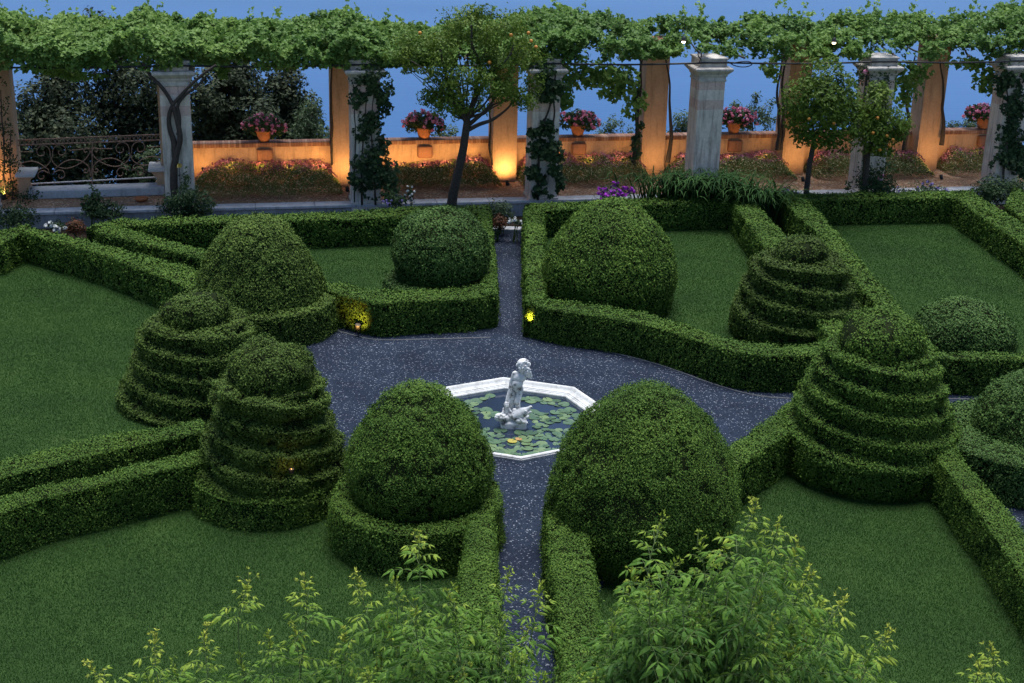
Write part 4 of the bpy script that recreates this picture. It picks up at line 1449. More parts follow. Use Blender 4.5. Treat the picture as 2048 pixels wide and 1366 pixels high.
# upright young shoots
for _ in range(150):
    s_ = rng.uniform(-8, 26); v_ = rng.uniform(.2, 2.4)
    b_ = sp0 + UX * s_ + VX * v_; b_[2] = np.interp(s_, topz[:, 0], topz[:, 1]) - .25
    l_ = rng.uniform(.25, .65); k = int(l_ * 26)
    dr_ = unit(np.array([rng.normal() * .5, rng.normal() * .5, 1]))
    t_ = rng.random(k)
    Q = b_ + dr_ * (t_ * l_)[:, None] + rng.normal(size=(k, 3)) * .05
    put_lobed(mb, Q, unit(rng.normal(size=(k, 3)) + [0, -.4, .4]), .10, .8, .3, 0, np.clip(.55 + .4 * t_, 0, 1))
# trailing ends of the vine
HANG = [(1110, 150, 38.4, 45, 40, 260), (1190, 150, 39.2, 70, 30, 330), (1245, 165, 39.8, 40, 35, 190), (1268, 205, 40.2, 26, 35, 110), (1225, 190, 39.6, 30, 14, 60),
        (1130, 195, 38.2, 22, 28, 90), (1750, 165, 40.5, 45, 40, 200), (1815, 170, 41.3, 32, 45, 170), (1830, 140, 41.0, 40, 25, 120), (1545, 140, 40.6, 24, 30, 70),
        (1990, 150, 41.2, 50, 45, 260), (1935, 128, 41.4, 50, 14, 90), (150, 150, 36.2, 60, 10, 90), (440, 145, 36.8, 22, 14, 40), (1640, 112, 40.3, 60, 18, 90), (100, 138, 36.0, 70, 10, 80), (560, 132, 37.4, 60, 9, 60)]
for x, y, D, rx, ry, k in HANG:
    c = V(x, y, D); sc = D / FPX * 1.03
    d = unit(rng.normal(size=(k, 3))) * rng.random((k, 1)) ** .5
    Q = c + d * [rx * sc, .3, ry * sc]
    put_lobed(mb, Q, unit(d + [0, -.8, .5]), .14, .8, .2, 0, tint_of(Q, 48, .0, .9, .3))
put(mb, 'foliage', M['vine'], root)


def stem(name, pts, rad, parent, mat='bark', wob=.03, seg=7):
    pts = resample(chaikin(np.array(pts), 2), .12)
    pts = pts + (np.stack([vnoise(pts, .35, 60), vnoise(pts, .35, 61), vnoise(pts, .35, 62)], 1) - .5) * 2 * wob * np.array([1, 1, .3])
    return put(MB().tube(pts, rad, seg), name, M[mat], parent)


K = lambda D: (lambda x, y: V(x, y, D))
k1 = K(FC[1][1] - .48)                                            # twisted vine in front of the second pillar
stem('stem', [k1(352, 395), k1(346, 345), k1(352, 310), k1(362, 280), k1(354, 240), k1(345, 205), k1(325, 175), k1(300, 150), k1(285, 125)], [.10, .10, .085, .07, .06, .05, .045, .035], root)
stem('stem', [k1(352, 330), k1(348, 312), k1(350, 285), k1(340, 262), k1(337, 235), k1(345, 210), k1(362, 190), k1(385, 165), k1(410, 145), k1(432, 130)], [.07, .075, .06, .05, .04, .035, .03], root)
stem('stem', [k1(356, 270), k1(360, 235), k1(352, 212), k1(368, 190), k1(390, 175), k1(415, 150)], [.05, .045, .04, .03, .02], root)
for xs, D in (([(1273, 330), (1278, 280), (1272, 230), (1276, 180), (1282, 130), (1290, 95)], 40.1), ([(1268, 325), (1274, 270), (1276, 220), (1284, 170), (1280, 110)], 40.05), ([(1336, 325), (1345, 270), (1338, 210), (1342, 160), (1330, 110)], 40.2),
              ([(1556, 300), (1560, 240), (1552, 190), (1562, 140), (1566, 100)], 40.9), ([(1562, 300), (1568, 240), (1564, 180), (1570, 130), (1580, 90)], 40.95), ([(1808, 300), (1818, 240), (1812, 190), (1820, 150), (1830, 110)], 41.9), ([(1882, 290), (1888, 255), (1884, 225), (1888, 180), (1880, 120)], 42.0),
              ([(662, 330), (664, 250), (662, 180), (664, 130)], 38.5), ([(985, 330), (978, 280), (982, 250), (978, 215)], 39.4)):
    k_ = K(D)
    stem('stem', [k_(x, y) for x, y in xs], [.075 if len(xs) > 4 else .03, .05, .03, .02], root)
for s in np.arange(-8, 26, 1.1):                                   # canes lying across the top
    a = sp0 + UX * s - VX * .3 + ZX * 4.2
    stem('cane', [a, a + UX * rng.uniform(-.4, .6) + VX * 1.2 + ZX * .1, a + UX * rng.uniform(-.6, .9) + VX * 3.0 + ZX * .15], [.03, .02, .015], root)

# ------------------------------------------------------------------ climbers


def climber(label, centre, spots, n, L=.085, lobed=True, mat='ivy', stems=(), flowers=None, seed=3):
    rt = empty('climbing_plant', centre * [1, 1, 0], label, 'climber')
    mb = MB(); tot = sum(a[3] * a[4] for a in spots)
    for x, y, D, rx, ry in spots:
        k = int(n * rx * ry / tot); sc = D / FPX * 1.03
        d = unit(rng.normal(size=(int(k * 1.5), 3))) * rng.random((int(k * 1.5), 1)) ** .45
        Q = V(x, y, D) + d * [rx * sc, .16, ry * sc]
        k_ = vnoise(Q, .25, seed) > .38; Q, d = Q[k_][:k], d[k_][:k]
        Nn = unit(d * .5 + [0, -1, .4])
        (put_lobed if lobed else put_leaves)(mb, Q, Nn, L, **({} if lobed else dict(W=.55, up=.4, droop=np.array([0, 0, -.6]))), tint=tint_of(Q, seed, 0, .9, .3))
    put(mb, 'foliage', M[mat], rt)
    for ps, r in stems:
        stem('stem', ps, r, rt)
    if flowers:
        mb = MB()
        for x, y, D in flowers[1]:
            c = V(x, y, D); d = unit(rng.normal(size=(16, 3)))
            put_leaves(mb, c + d * .05, d, .08, .9, .4, .3, 0, rng.random(16))
        put(mb, 'blossom', M[flowers[0]], rt)
    return rt


D1_ = FC[2][1] - .42
climber('dark ivy covering most of the stone pillar left of the leaning orange tree', FC[2] - VX * .5, [(742, 160, D1_, 42, 28), (735, 195, D1_, 40, 30), (770, 190, D1_, 20, 45), (745, 240, D1_, 30, 30), (725, 270, D1_, 22, 25), (765, 290, D1_, 18, 22), (735, 320, D1_ - .1, 38, 30), (765, 345, D1_ - .1, 34, 38), (720, 360, D1_ - .1, 25, 25), (775, 380, D1_ - .15, 26, 22), (745, 385, D1_ - .1, 26, 15)], 2300, .085, True, 'ivy',
        [([V(725, 410, D1_), V(722, 330, D1_), V(728, 250, D1_), V(735, 170, D1_)], [.03, .02, .012]), ([V(752, 410, D1_), V(748, 330, D1_), V(740, 250, D1_), V(748, 180, D1_)], [.03, .02, .012]), ([V(710, 405, D1_), V(708, 320, D1_), V(712, 240, D1_), V(705, 170, D1_)], [.02, .012])])
D3_ = FC[3][1] - .45
climber('broad leaved climber hanging on the stone pillar right of the leaning orange tree', FC[3] - VX * .5, [(1090, 150, D3_, 30, 22), (1100, 185, D3_, 26, 26), (1120, 170, D3_, 20, 18), (1075, 265, D3_, 20, 14), (1095, 260, D3_, 20, 20), (1080, 300, D3_ - .1, 26, 22), (1105, 305, D3_ - .1, 24, 26), (1095, 345, D3_ - .1, 34, 26), (1065, 345, D3_ - .1, 16, 20), (1110, 365, D3_ - .1, 24, 20), (1085, 385, D3_ - .1, 24, 16)], 1150, .12, True, 'ivy',
        [([V(1075, 400, D3_), V(1078, 330, D3_), V(1080, 260, D3_), V(1105, 200, D3_), V(1112, 150, D3_)], [.035, .03, .02]), ([V(1105, 250, D3_), V(1110, 210, D3_), V(1100, 160, D3_)], [.025, .02])])
D6_ = FC[6][1] - .45
climber('dense leafy climber draped down the last stone pillar at the right edge', FC[6] - VX * .5, [(2020, 160, D6_, 34, 40), (2030, 220, D6_, 30, 40), (2015, 270, D6_, 26, 40), (2035, 300, D6_, 26, 40), (2010, 330, D6_ - .1, 30, 26), (2040, 345, D6_ - .1, 26, 22)], 1500, .10, True, 'ivy',
        [([V(2005, 380, D6_), V(2012, 300, D6_), V(2020, 220, D6_), V(2010, 150, D6_)], [.035, .02])])
D0_ = RC[0][1] - .75
climber('loose small leaved climber over the glowing left pillar', RC[0] - VX * .9, [(4, 200, D0_, 14, 50), (10, 270, D0_, 22, 46), (16, 320, D0_, 26, 34), (22, 365, D0_, 32, 34), (8, 390, D0_ - .2, 40, 34), (60, 395, D0_ - .6, 30, 22), (35, 420, D0_ - .8, 34, 18)], 1250, .07, False, 'ivy',
        [([V(8, 440, D0_ - .5), V(10, 360, D0_), V(6, 280, D0_), V(2, 180, D0_)], [.03, .02, .012]), ([V(20, 440, D0_ - .6), V(26, 380, D0_ - .1), V(18, 320, D0_), V(22, 260, D0_)], [.02, .012])])
D5_ = FC[5][1] - .45
climber('climbing rose on the pillar behind the small orange trees', FC[5] - VX * .5, [(1728, 150, D5_, 26, 22), (1775, 150, D5_, 22, 20), (1760, 175, D5_, 28, 18), (1740, 345, D5_ - .3, 34, 28), (1770, 335, D5_ - .3, 24, 22), (1715, 370, D5_ - .4, 30, 16), (1765, 370, D5_ - .3, 30, 16)], 900, .08, False, 'ivy',
        [([V(1727, 385, D5_), V(1730, 300, D5_), V(1724, 220, D5_), V(1735, 140, D5_)], [.05, .04, .03])], ('pink', [(1731, 143, D5_ - .1), (1765, 352, D5_ - .4)]))
climber('low rose bush with a single yellow bloom at the foot of the twisted vine', k1(365, 400) - [0, .3, 0], [(370, 360, k1(0, 0)[1] - .1, 12, 30), (350, 400, k1(0, 0)[1] - .5, 36, 20), (395, 400, k1(0, 0)[1] - .5, 40, 22), (375, 390, k1(0, 0)[1] - .4, 30, 24)], 800, .075, False, 'ivy',
        [([V(360, 420, FC[1][1] - .9), V(362, 380, FC[1][1] - .7), V(358, 335, FC[1][1] - .6)], [.014, .008])], ('yellow', [(359, 331, FC[1][1] - .62)]))
climber('sparse dry creeper at the foot of the tall ochre pillar with vine stems', RC[4] - VX * .3 - UX * .6, [(1272, 285, 40.0, 10, 26), (1280, 250, 40.0, 9, 12), (1268, 310, 40.0, 14, 10), (1270, 178, 40.1, 10, 10)], 180, .10, True, 'ivy')

# ------------------------------------------------------------------ trees


def tree(name, label, cat, trunk, trad, crown, n, L, mat, limbs=4, lobed=False, W=.5, gap=.33, tint=(.05, .95), seed=3, group=None, shell=.3, up=.5, droop=None, fruit=None, depth=.0, boughs=()):
    rt = empty(name, trunk[0], label, cat, group)
    stem('trunk', trunk, trad, rt, 'bark', .02, 10)
    for ps, r in boughs:
        stem('bough', ps, r, rt, 'bark', .04, 7)
    if limbs:
        mb = MB(); top = np.array(trunk[-1])
        for c in crown:
            c_ = np.array(c[:3])
            for _ in range(limbs):
                e = c_ + rng.normal(size=3) * np.array(c[3:6]) * .4
                P = resample(chaikin([top, top * .5 + e * .5 + rng.normal(size=3) * .15, e], 2), .12)
                P = P + (np.stack([vnoise(P, .3, 60), vnoise(P, .3, 61), vnoise(P, .3, 62)], 1) - .5) * .10
                mb.tube(P, np.linspace(trad[-1] * .32, .006, len(P)), 5)
        put(mb, 'limbs', M['bark'], rt)
    P, d = blobs(crown, n, shell, gap, seed)
    mb = MB()
    T_ = np.clip(tint_of(P, seed + 1, *tint, .45, .5), 0, 1)
    if lobed: put_lobed(mb, P, d, L, .9, up, 0, T_)
    else: put_leaves(mb, P, d, L, W, 1.0, up, 0, T_, droop)
    put(mb, 'crown', M[mat], rt)
    if fruit:
        for q in fruit:
            q = np.asarray(q)
            put(MB().sphere(q, .046, 10), 'orange', M['orange'], rt)
    return rt


Dt = G(903, 420, ZT)[1] - .55
kt = K(Dt)
pxm = Dt / FPX * 1.03
B = lambda x, y, r, dz=0, D=Dt, ry=None: (*V(x, y, D + dz), r * D / FPX * 1.03, r * D / FPX * 1.03 * .9, (ry or r) * D / FPX * 1.03)
crown = [B(835, 85, 62, .2, ry=42), B(800, 110, 36, -.2, ry=26), B(885, 110, 52, -.3), B(930, 55, 66, .2, ry=42), B(1010, 60, 66, 0, ry=46), B(1045, 120, 48, .3), B(975, 130, 52, -.3), B(890, 175, 44, .2), B(905, 205, 50, -.2, ry=32), B(955, 200, 40, .3, ry=28), B(985, 165, 44, -.6), B(925, 150, 50, -.5), B(860, 190, 30, 0, ry=24),
         B(1015, 175, 46, -.2, ry=30), B(1050, 195, 34, .1, ry=26), B(850, 150, 34, -.3, ry=20), B(820, 140, 30, .3, ry=14), B(960, 25, 34, .1, ry=20), B(1070, 165, 26, .3)]
fr = [(840, 66), (1022, 70), (1057, 66), (1062, 82), (979, 125), (984, 158), (990, 174), (1072, 94)]
tree('orange_tree', 'tall leaning orange tree with a bare dark trunk rising in front of the terrace', 'tree', [kt(902, 425), kt(907, 385), kt(916, 340), kt(928, 290), kt(935, 240)], [.135, .122, .108, .10, .09], crown, 17500, .08, 'citrus', 1, W=.55, gap=.45, seed=51, shell=.25,
     fruit=[V(x, y, Dt - .5) for x, y in fr], boughs=[([kt(935, 245), kt(922, 222), kt(903, 195), kt(890, 150), V(880, 100, Dt - .2)], [.075, .05, .03]),
     ([kt(933, 262), kt(955, 248), kt(985, 240), kt(1010, 222), V(1035, 195, Dt + .2)], [.06, .05, .03, .02]), ([kt(936, 250), V(965, 225, Dt - .2), V(990, 200, Dt - .4), V(1000, 175, Dt - .5)], [.06, .04, .02]),
     ([kt(934, 240), V(952, 190, Dt + .1), V(962, 130, Dt), V(945, 95, Dt - .3), V(942, 50, Dt - .4)], [.085, .06, .04, .02]), ([kt(950, 190), V(985, 150, Dt - .3), V(1020, 110, Dt - .4), V(1030, 80, Dt - .3)], [.05, .04, .02]), ([kt(925, 215), V(870, 150, Dt), V(820, 120, Dt - .1), V(790, 110, Dt)], [.03, .02, .012])])
Dq = G(1613, 392, ZT)[1] - .75
kq = K(Dq)
tree('orange_tree', 'small clipped orange tree with a dense round crown on a thin straight trunk', 'tree', [kq(1612, 400), kq(1616, 350), kq(1622, 310), kq(1628, 280)], [.085, .075, .07, .065],
     [B(1642, 222, 72, 0, Dq), B(1608, 200, 50, -.2, Dq), B(1675, 190, 46, -.1, Dq), B(1650, 160, 50, .1, Dq), B(1606, 250, 36, 0, Dq), B(1680, 245, 50, -.2, Dq), B(1640, 270, 42, -.2, Dq, 26), B(1700, 215, 34, .2, Dq), B(1640, 205, 45, -.5, Dq)], 8500, .125, 'citrus', 1, W=.42, gap=.25, seed=53, shell=.55, tint=(.0, .85),
     fruit=[V(x, y, Dq - .82) for x, y in ((1618, 238), (1668, 247))])
Dr = Dq + .5
kr = K(Dr)
tree('orange_tree', 'looser orange tree with ripe fruit crowding behind the small clipped one', 'tree', [kr(1728, 392), kr(1732, 340), kr(1740, 290), kr(1748, 265)], [.09, .08, .07, .06],
     [B(1755, 215, 40, 0, Dr), B(1775, 245, 44, 0, Dr), B(1750, 270, 40, -.1, Dr), B(1790, 265, 30, .1, Dr, 20), B(1735, 240, 34, .2, Dr), B(1765, 300, 28, -.2, Dr, 14), B(1755, 185, 26, .2, Dr), B(1810, 250, 22, .1, Dr, 12)], 5200, .115, 'citrus', 1, W=.42, gap=.30, seed=54, shell=.4,
     fruit=[V(x, y, Dr - .5) for x, y in ((1755, 236), (1746, 266), (1774, 272), (1780, 292), (1760, 300), (1786, 280))])

# evergreens and shrubs beyond the parapet
TG = 'dark evergreens beyond the terrace'
for i, (x, D, bl, lab) in enumerate([
        (90, 43.5, [(70, 230, 60), (120, 190, 62), (60, 300, 60), (130, 270, 70), (150, 350, 70), (60, 380, 60), (120, 140, 50)], 'dark evergreen tree behind the left part of the iron railing'),
        (245, 44.5, [(215, 200, 70), (285, 180, 66), (240, 270, 80), (300, 260, 60), (190, 330, 70), (280, 350, 80), (240, 130, 60), (190, 60, 40), (330, 220, 50)], 'dark evergreen tree behind the right part of the iron railing'),
        (455, 44.0, [(420, 200, 60), (470, 180, 66), (440, 260, 70), (510, 240, 60), (480, 300, 60), (410, 290, 50), (460, 140, 50)], 'dark evergreen tree behind the parapet nearest the twisted vine pillar'),
        (575, 45.0, [(560, 200, 50), (600, 215, 40), (550, 250, 56), (610, 250, 46), (590, 290, 50), (570, 160, 40)], 'thinner evergreen tree at the end of the dark row, beside open water')]):
    k_ = K(D); b0 = k_(x, 330); b0[2] = -7 if i < 3 else -7
    tree('evergreen_tree', lab, 'tree', [np.array([b0[0], D, -8.]), k_(x, 420), k_(x + 6, 330), k_(x, 250)], [.3, .25, .18, .12], [B(a, b, r, rng.uniform(-.6, .6), D) for a, b, r in bl], 19000 if i < 3 else 8000, .14, 'dark', 2, W=.55, gap=.27 if i < 3 else .36, seed=70 + i, group=TG, shell=.2)
SG = 'grey green shrubs beyond the parapet'
for i, (bl, D, n, lab) in enumerate([
        ([(620, 250, 40), (600, 285, 40), (645, 275, 34), (625, 215, 26)], 43.2, 1000, 'pale shrub topping the parapet left of the ivy buried pillar'),
        ([(905, 275, 28), (880, 285, 24)], 43.5, 320, 'low pale shrub over the parapet just behind the leaning trunk'),
        ([(1225, 255, 26), (1250, 270, 24), (1205, 275, 22)], 44.2, 360, 'low pale shrub over the parapet left of the tall ochre pillar'),
        ([(1366, 245, 28), (1380, 270, 30), (1350, 270, 24)], 44.5, 420, 'pale shrub over the parapet left of the bare stone pillar'),
        ([(1505, 230, 24), (1515, 195, 14), (1545, 225, 30), (1530, 260, 34), (1490, 270, 30), (1470, 215, 14)], 44.8, 800, 'tallest pale shrub over the parapet, right of the bare stone pillar'),
        ([(1920, 262, 20), (1945, 250, 22), (1935, 215, 8), (1905, 255, 16)], 45.6, 260, 'thin pale shrub over the parapet beside the last geranium pot'),
        ([(290, 335, 34), (265, 325, 24), (300, 310, 20)], 38.9, 420, 'light green shrub pushing through the iron railing')]):
    c0 = V(bl[0][0], 330, D)
    tree('shrub', lab, 'shrub', [np.array([c0[0], D, .4 if i == 6 else -1.5]), np.array([c0[0], D, c0[2] - .1]), np.array(V(bl[0][0], bl[0][1] + 10, D))], [.04, .035, .02], [B(a, b, r, 0, D) for a, b, r in bl], n * 3, .10, 'olive', 3, W=.42, gap=.42, seed=80 + i, group=SG, shell=.1)

# ------------------------------------------------------------------ border plants in front of the terrace


def bush(name, label, x, y, rx, ry, n, L, mat, D=None, cat='plant', flowers=None, lobed=False, W=.5, gap=.3, seed=9, stems=5, droop=None, up=.5):
    D = D or (G(x, y, .3)[1])
    c = V(x, y, D); sc = D / FPX * 1.03
    rt = empty(name, c * [1, 1, 0], label, cat)
    n = int(n * 2.2)
    P, d = blobs([(c[0], c[1], c[2], rx * sc, min(rx * sc, .5), ry * sc), (c[0] - .3 * rx * sc, c[1], c[2] - .3 * ry * sc, .7 * rx * sc, min(.7 * rx * sc, .4), .7 * ry * sc), (c[0] + .35 * rx * sc, c[1], c[2] - .25 * ry * sc, .65 * rx * sc, min(.65 * rx * sc, .4), .8 * ry * sc)], n, .25, gap, seed)
    P = P[P[:, 2] > 0]; d = unit(P - c)
    mb = MB()
    (put_lobed(mb, P, d, L, .9, up, 0, tint_of(P, seed)) if lobed else put_leaves(mb, P, d, L, W, 1.0, up, 0, tint_of(P, seed), droop))
    put(mb, 'foliage', M[mat], rt)
    mb = MB()
    for _ in range(stems):
        e = P[rng.integers(len(P))]
        mb.tube([[c[0] + rng.normal() * .05, c[1] + rng.normal() * .05, 0], (e + c * [1, 1, .5]) / 2, e], [.014, .01, .005], 5)
    put(mb, 'stems', M['stem'], rt)
    if flowers:
        mt, k, fs = flowers
        mb = MB()
        Q = P[rng.choice(len(P), k)]; Q = Q + unit(Q - c) * .05
        for q in Q:
            dd = unit(rng.normal(size=(8, 3))); put_leaves(mb, q + dd * fs * .4, dd, fs, .9, .5, .5, 0, rng.random(8))
        put(mb, 'blossom', M[mt], rt)
    return rt


Db = 34.9
bush('border_plant', 'tall leafy green plant standing before the stained wall at the left', 182, 400, 22, 34, 260, .12, 'ivy', Db, W=.35, stems=6)
bush('border_plant', 'spreading leafy plant beside the tall one before the stained wall', 205, 418, 44, 20, 420, .10, 'ivy', Db - .1, W=.4)
bush('border_plant', 'dark round bush at the foot of the twisted vine pillar', 372, 412, 58, 24, 900, .08, 'ivy', Db + .4, seed=12)
bush('border_plant', 'small rusty red bush peeping over the left hedge corner', 150, 452, 20, 18, 420, .06, 'rust', 34.0)
bush('border_plant', 'white flowers peeping over the long left hedge', 112, 450, 20, 10, 160, .06, 'ivy', 33.8, flowers=('white', 16, .08))
bush('border_plant', 'dusky leafy bush at the extreme left under the climber', 30, 430, 46, 26, 620, .08, 'ivy', 34.3, seed=14)
bush('border_plant', 'slender plant with white flowers beside the ivy buried pillar', 820, 390, 7, 24, 60, .06, 'ivy', 36.0, stems=2, flowers=('white', 14, .05))
bush('border_plant', 'low blue flowered plant at the foot of the ivy buried pillar', 790, 398, 26, 14, 260, .07, 'ivy', 35.6, flowers=('lavender', 24, .06))
bush('border_plant', 'grey green bush closing the far end of the centre path', 1000, 420, 30, 22, 520, .07, 'olive', 35.6)
bush('border_plant', 'rusty orange bush at the far end of the centre path', 998, 443, 18, 16, 420, .055, 'rust', 35.0)
bush('border_plant', 'white flowers at the far end of the centre path', 1030, 446, 14, 10, 120, .05, 'ivy', 34.9, flowers=('white', 26, .06))
bush('border_plant', 'vivid magenta flower clump over the hedge right of the path', 1232, 386, 34, 16, 300, .07, 'olive', 36.7, flowers=('purple', 90, .08))
bush('border_plant', 'lavender clump left of the round orange tree', 1580, 388, 26, 10, 260, .07, 'olive', 38.0, flowers=('lavender', 40, .07))
bush('border_plant', 'lavender clump right of the small orange trees', 1850, 380, 50, 14, 420, .07, 'olive', 39.0, flowers=('lavender', 50, .07))
bush('border_plant', 'dense green bush under the last leafy pillar at the right', 1985, 378, 40, 26, 900, .08, 'ivy', 38.8, seed=17)
bush('border_plant', 'dark rose bush at the foot of the pillar behind the orange trees', 1755, 368, 40, 26, 760, .08, 'ivy', 38.6, flowers=('pink', 2, .09))
bush('border_plant', 'leafy green bush beyond the hedge in the far right corner', 2030, 372, 24, 18, 420, .08, 'olive', 39.5, seed=19)


def straps(label, x, y, rx, D, n, ln):
    c = V(x, y, D); c[2] = .0
    rt = empty('strap_leaf_plant', c, label, 'plant')
    mb = MB(); sc = D / FPX
    for _ in range(n):
        b = c + [rng.normal() * rx * sc * .55, rng.normal() * .22, .1]
        a = rng.random() * 2 * PI; dr = np.array([math.cos(a), math.sin(a) * .8 - .2, 0]); l = ln * rng.uniform(.65, 1.15)
        t = np.linspace(0, 1, 7)[:, None]
        P = b + dr * (t ** 1.3 * l * .62) + ZX * (np.sin(t * 2.1) * l * .78)
        sd = np.cross(dr, ZX) * (.026 * (1 - t ** 2.5) + .002)
        A = np.stack([P - sd, P + ZX * -.008 * (1 - t), P + sd], 1)
        mb.grid(A, 0, rng.random(), True)
    put(mb, 'leaves', M['strap'], rt)


straps('large arching clump of dark strap leaves before the bare stone pillar', 1405, 395, 95, 37.3, 900, 1.5)
straps('second arching clump of strap leaves spilling beside the slanting hedges', 1510, 405, 45, 37.0, 380, 1.25)
mb = MB().box([*G(1015, 459, .05)[:2], .04], (1.0, .3, .12), None, bev=.015)
tag(mb.build('stone_step', M['coping']), 'low grey stone step at the far end of the centre path', 'step')
# stone edging of the gravel
for ed in ([(672, 661), (712, 672), (751, 681), (838, 679), (980, 675)], [(1075, 670), (1154, 690), (1284, 719), (1348, 739), (1430, 770), (1513, 793), (1579, 797)], [(1858, 797), (1979, 799)]):
    P = chaikin([G(x, y, 0) for x, y in ed], 2); P[:, 2] = .0
    tag(MB().tube(P, .014, 6).build('path_edging', plain('edging_stone', (.12, .12, .125), .9)), kind='structure')

# ------------------------------------------------------------------ tall shrubs rising close below the camera


def leaflet(c, ax, nl, L, w):
    b = np.cross(nl, ax)
    return np.array([c, c + ax * L * .3 + b * w - nl * L * .02, c + ax * L * .68 + b * w * .75 - nl * L * .10, c + ax * L - nl * L * .28,
                     c + ax * L * .68 - b * w * .75 - nl * L * .10, c + ax * L * .3 - b * w - nl * L * .02, c + ax * L * .35 + nl * w * .25, c + ax * L * .7 - nl * L * .05])


LF = np.array([[0, 1, 6, 6], [0, 6, 5, 5], [1, 2, 7, 6], [6, 7, 4, 5], [2, 3, 7, 7], [7, 3, 4, 4]])
LFT = [[0, 1, 6], [0, 6, 5], [2, 3, 7], [7, 3, 4]]; LFQ = [[1, 2, 7, 6], [6, 7, 4, 5]]


def compound(mbl, mbs, base, dirn, size, npair, tint):
    dirn = unit(dirn); side = unit(np.cross(dirn, ZX)); upv = np.cross(side, dirn)
    t = np.linspace(0, 1, 8)[:, None]
    R_ = base + dirn * t * size + ZX * (.12 * t - .42 * t ** 2) * size
    mbl.tube(R_, [.0028, .0012], 4, 1, .5, False)
    tt = np.linspace(.28, .92, npair)
    for k in tt:
        c = base + dirn * k * size + ZX * (.12 * k - .42 * k ** 2) * size
        tg = unit(dirn + ZX * (.12 - .84 * k))
        for sg in (-1, 1):
            ax = unit(side * sg + tg * rng.uniform(.35, .75) + ZX * rng.uniform(-.55, -.1))
            nl = unit(upv + rng.normal(size=3) * .25); nl = unit(nl - ax * (nl @ ax))
            L = size * rng.uniform(.36, .52) * (1 - .25 * abs(k - .5))
            Vv = leaflet(c, ax, nl, L, L * .16)
            ti = np.clip(tint + rng.normal() * .08, 0, 1)
            mbl.add(Vv, LFT, 0, ti); mbl.add(Vv, LFQ, 0, ti)
    c = R_[-1]; ax = unit(dirn - ZX * .8); nl = unit(np.cross(ax, side)); nl = nl if nl[2] > 0 else -nl
    Vv = leaflet(c, ax, nl, size * .42, size * .08); mbl.add(Vv, LFT, 0, tint); mbl.add(Vv, LFQ, 0, tint)


def tall_shrub(label, root_xy, tips, seed):
    rt = empty('tall_shrub', (root_xy[0], root_xy[1], 0), label, 'shrub', 'tall shrubs below the viewpoint')
    mbl, mbs, mbw = MB(), MB(), MB()
    crown0 = np.array([root_xy[0], root_xy[1], 1.6])
    put(MB().tube([[root_xy[0], root_xy[1], 0], [root_xy[0] + .05, root_xy[1], .8], crown0], [.09, .075, .06], 10), 'trunk', M['bark'], rt)
    for (x, y, D, ln, yl) in tips:
        tip = V(x, y, D)
        st_ = crown0 * .35 + np.array([tip[0], tip[1], 0]) * .65; st_[2] = max(1.2, tip[2] - 1.7)
        P = resample(chaikin([crown0, st_, tip - ZX * .42 + (crown0 - tip) * [.16, .16, 0] + rng.normal(size=3) * [.10, .10, .03], tip], 3), .04)
        P = P + (np.stack([vnoise(P, .5, seed), vnoise(P, .5, seed + 1), vnoise(P, .5, seed + 2)], 1) - .5) * .06
        mbw.tube(P, np.linspace(.016, .0035, len(P)), 5)
        n = len(P); a0 = rng.random() * 6.28; i = n - 1; lev = 0
        d = 0.0
        while i > 0 and d < ln:
            a = a0 + lev * PI / 2 + rng.normal() * .25
            f = min(1, d / .55)
            tang = unit(P[i] - P[max(0, i - 3)])
            for k in (0, PI):
                hz = np.array([math.cos(a + k), math.sin(a + k), 0])
                el = (1.3 - 1.0 * f) + rng.normal() * .12
                sz = (.05 + .24 * f) * rng.uniform(.65, 1.3)
                ti = np.clip(yl - .55 * f + rng.normal() * .05, .02, .98)
                if f < .2:
                    for _ in range(2):
                        ax = unit(hz * .7 + tang + rng.normal(size=3) * .3); nl = unit(np.cross(ax, rng.normal(size=3)))
                        Vv = leaflet(P[i], ax, nl, sz * .8, sz * .16); mbl.add(Vv, LFT, 0, ti); mbl.add(Vv, LFQ, 0, ti)
                else:
                    compound(mbl, mbs, P[i], hz + tang * el, sz, 2 if f < .5 else 3, ti)
            stp = .035 + .065 * f
            d += stp; i -= max(1, int(round(stp / .04))); lev += 1
        # flower bud sprigs at the tip
        for _ in range(5):
            ax = unit(rng.normal(size=3) * .6 + ZX * .8); e = tip + ax * rng.uniform(.04, .10)
            mbl.tube([tip - ZX * .03, e], .0018, 4, 1, .9, False)
            for _ in range(3):
                ax2 = unit(ax + rng.normal(size=3) * .6); nl = unit(np.cross(ax2, rng.normal(size=3)))
                Vv = leaflet(e, ax2, nl, .035, .008); mbl.add(Vv, LFT, 0, yl); mbl.add(Vv, LFQ, 0, yl)
    put(mbl, 'leaves', [M['fore'], M['stem']], rt); put(mbw, 'branches', M['stem'], rt)


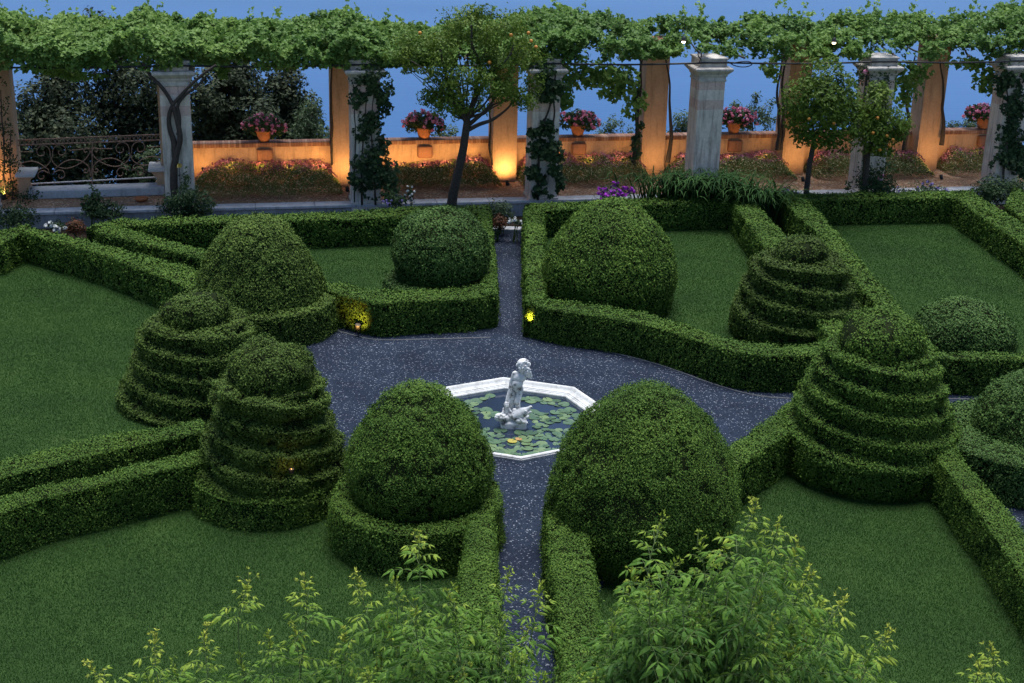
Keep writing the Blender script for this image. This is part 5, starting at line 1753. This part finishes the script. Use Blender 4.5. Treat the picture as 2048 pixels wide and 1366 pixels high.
def fill(outline, k, D0, D1, ymax=1430):
    xs = [p[0] for p in outline]; out = []
    for _ in range(k):
        x = rng.uniform(min(xs), max(xs)); yt = np.interp(x, xs, [p[1] for p in outline])
        y = yt + (ymax - yt) * rng.random() ** 1.1 + 15
        out.append((x, y, rng.uniform(D0, D1), rng.uniform(.7, 1.0), rng.uniform(.35, .85)))
    return out


tall_shrub('tall pinnate leaved shrub filling the bottom right of centre, its shoots rising over the lawn', (1.35, 10.4),
           [(1512, 1012, 10.3, .9, .9), (1590, 1098, 10.5, .8, .9), (1555, 1052, 10.2, .9, .85), (1325, 1040, 10.9, .9, .8), (1395, 1085, 10.5, .9, .75), (1270, 1150, 10.7, .8, .8), (1450, 1085, 10.6, .9, .8), (1625, 1150, 10.4, .8, .9), (1690, 1195, 10.4, .8, .95), (1780, 1262, 10.5, .8, .95), (1350, 1130, 10.1, .9, .7)]
           + fill([(1180, 1270), (1260, 1190), (1330, 1120), (1440, 1120), (1540, 1110), (1620, 1170), (1700, 1240), (1760, 1330)], 85, 9.6, 11.0), 91)
tall_shrub('pinnate leaved shrub at the bottom centre with a pale upright shoot before the front dome', (-.35, 10.7),
           [(832, 1078, 10.9, .9, .9), (715, 1158, 10.8, .8, .95), (900, 1180, 10.6, .9, .8), (1015, 1150, 10.9, .8, .8), (1080, 1170, 10.8, .8, .85), (790, 1170, 10.8, .8, .8)]
           + fill([(730, 1270), (800, 1200), (900, 1200), (1000, 1230), (1100, 1240), (1200, 1280)], 48, 9.9, 11.1), 94)
tall_shrub('sparse pinnate leaved shrub at the bottom left, its shoots standing against the dark lawn', (-2.2, 10.9),
           [(497, 1160, 11.1, .5, .9), (610, 1160, 11.0, .6, .9), (312, 1268, 11.0, .6, .95), (412, 1262, 11.0, .7, .95), (590, 1255, 10.9, .7, .85), (690, 1270, 10.8, .7, .9), (180, 1335, 10.9, .5, .95), (540, 1275, 10.8, .7, .8)]
           + fill([(260, 1345), (330, 1310), (420, 1300), (520, 1290), (620, 1280), (720, 1290)], 15, 10.4, 11.2), 97)
tall_shrub('single shoot of a pinnate leaved shrub rising at the bottom right corner', (3.75, 10.6),
           [(1985, 1300, 10.8, .5, .95), (1960, 1330, 10.7, .5, .9)], 99)
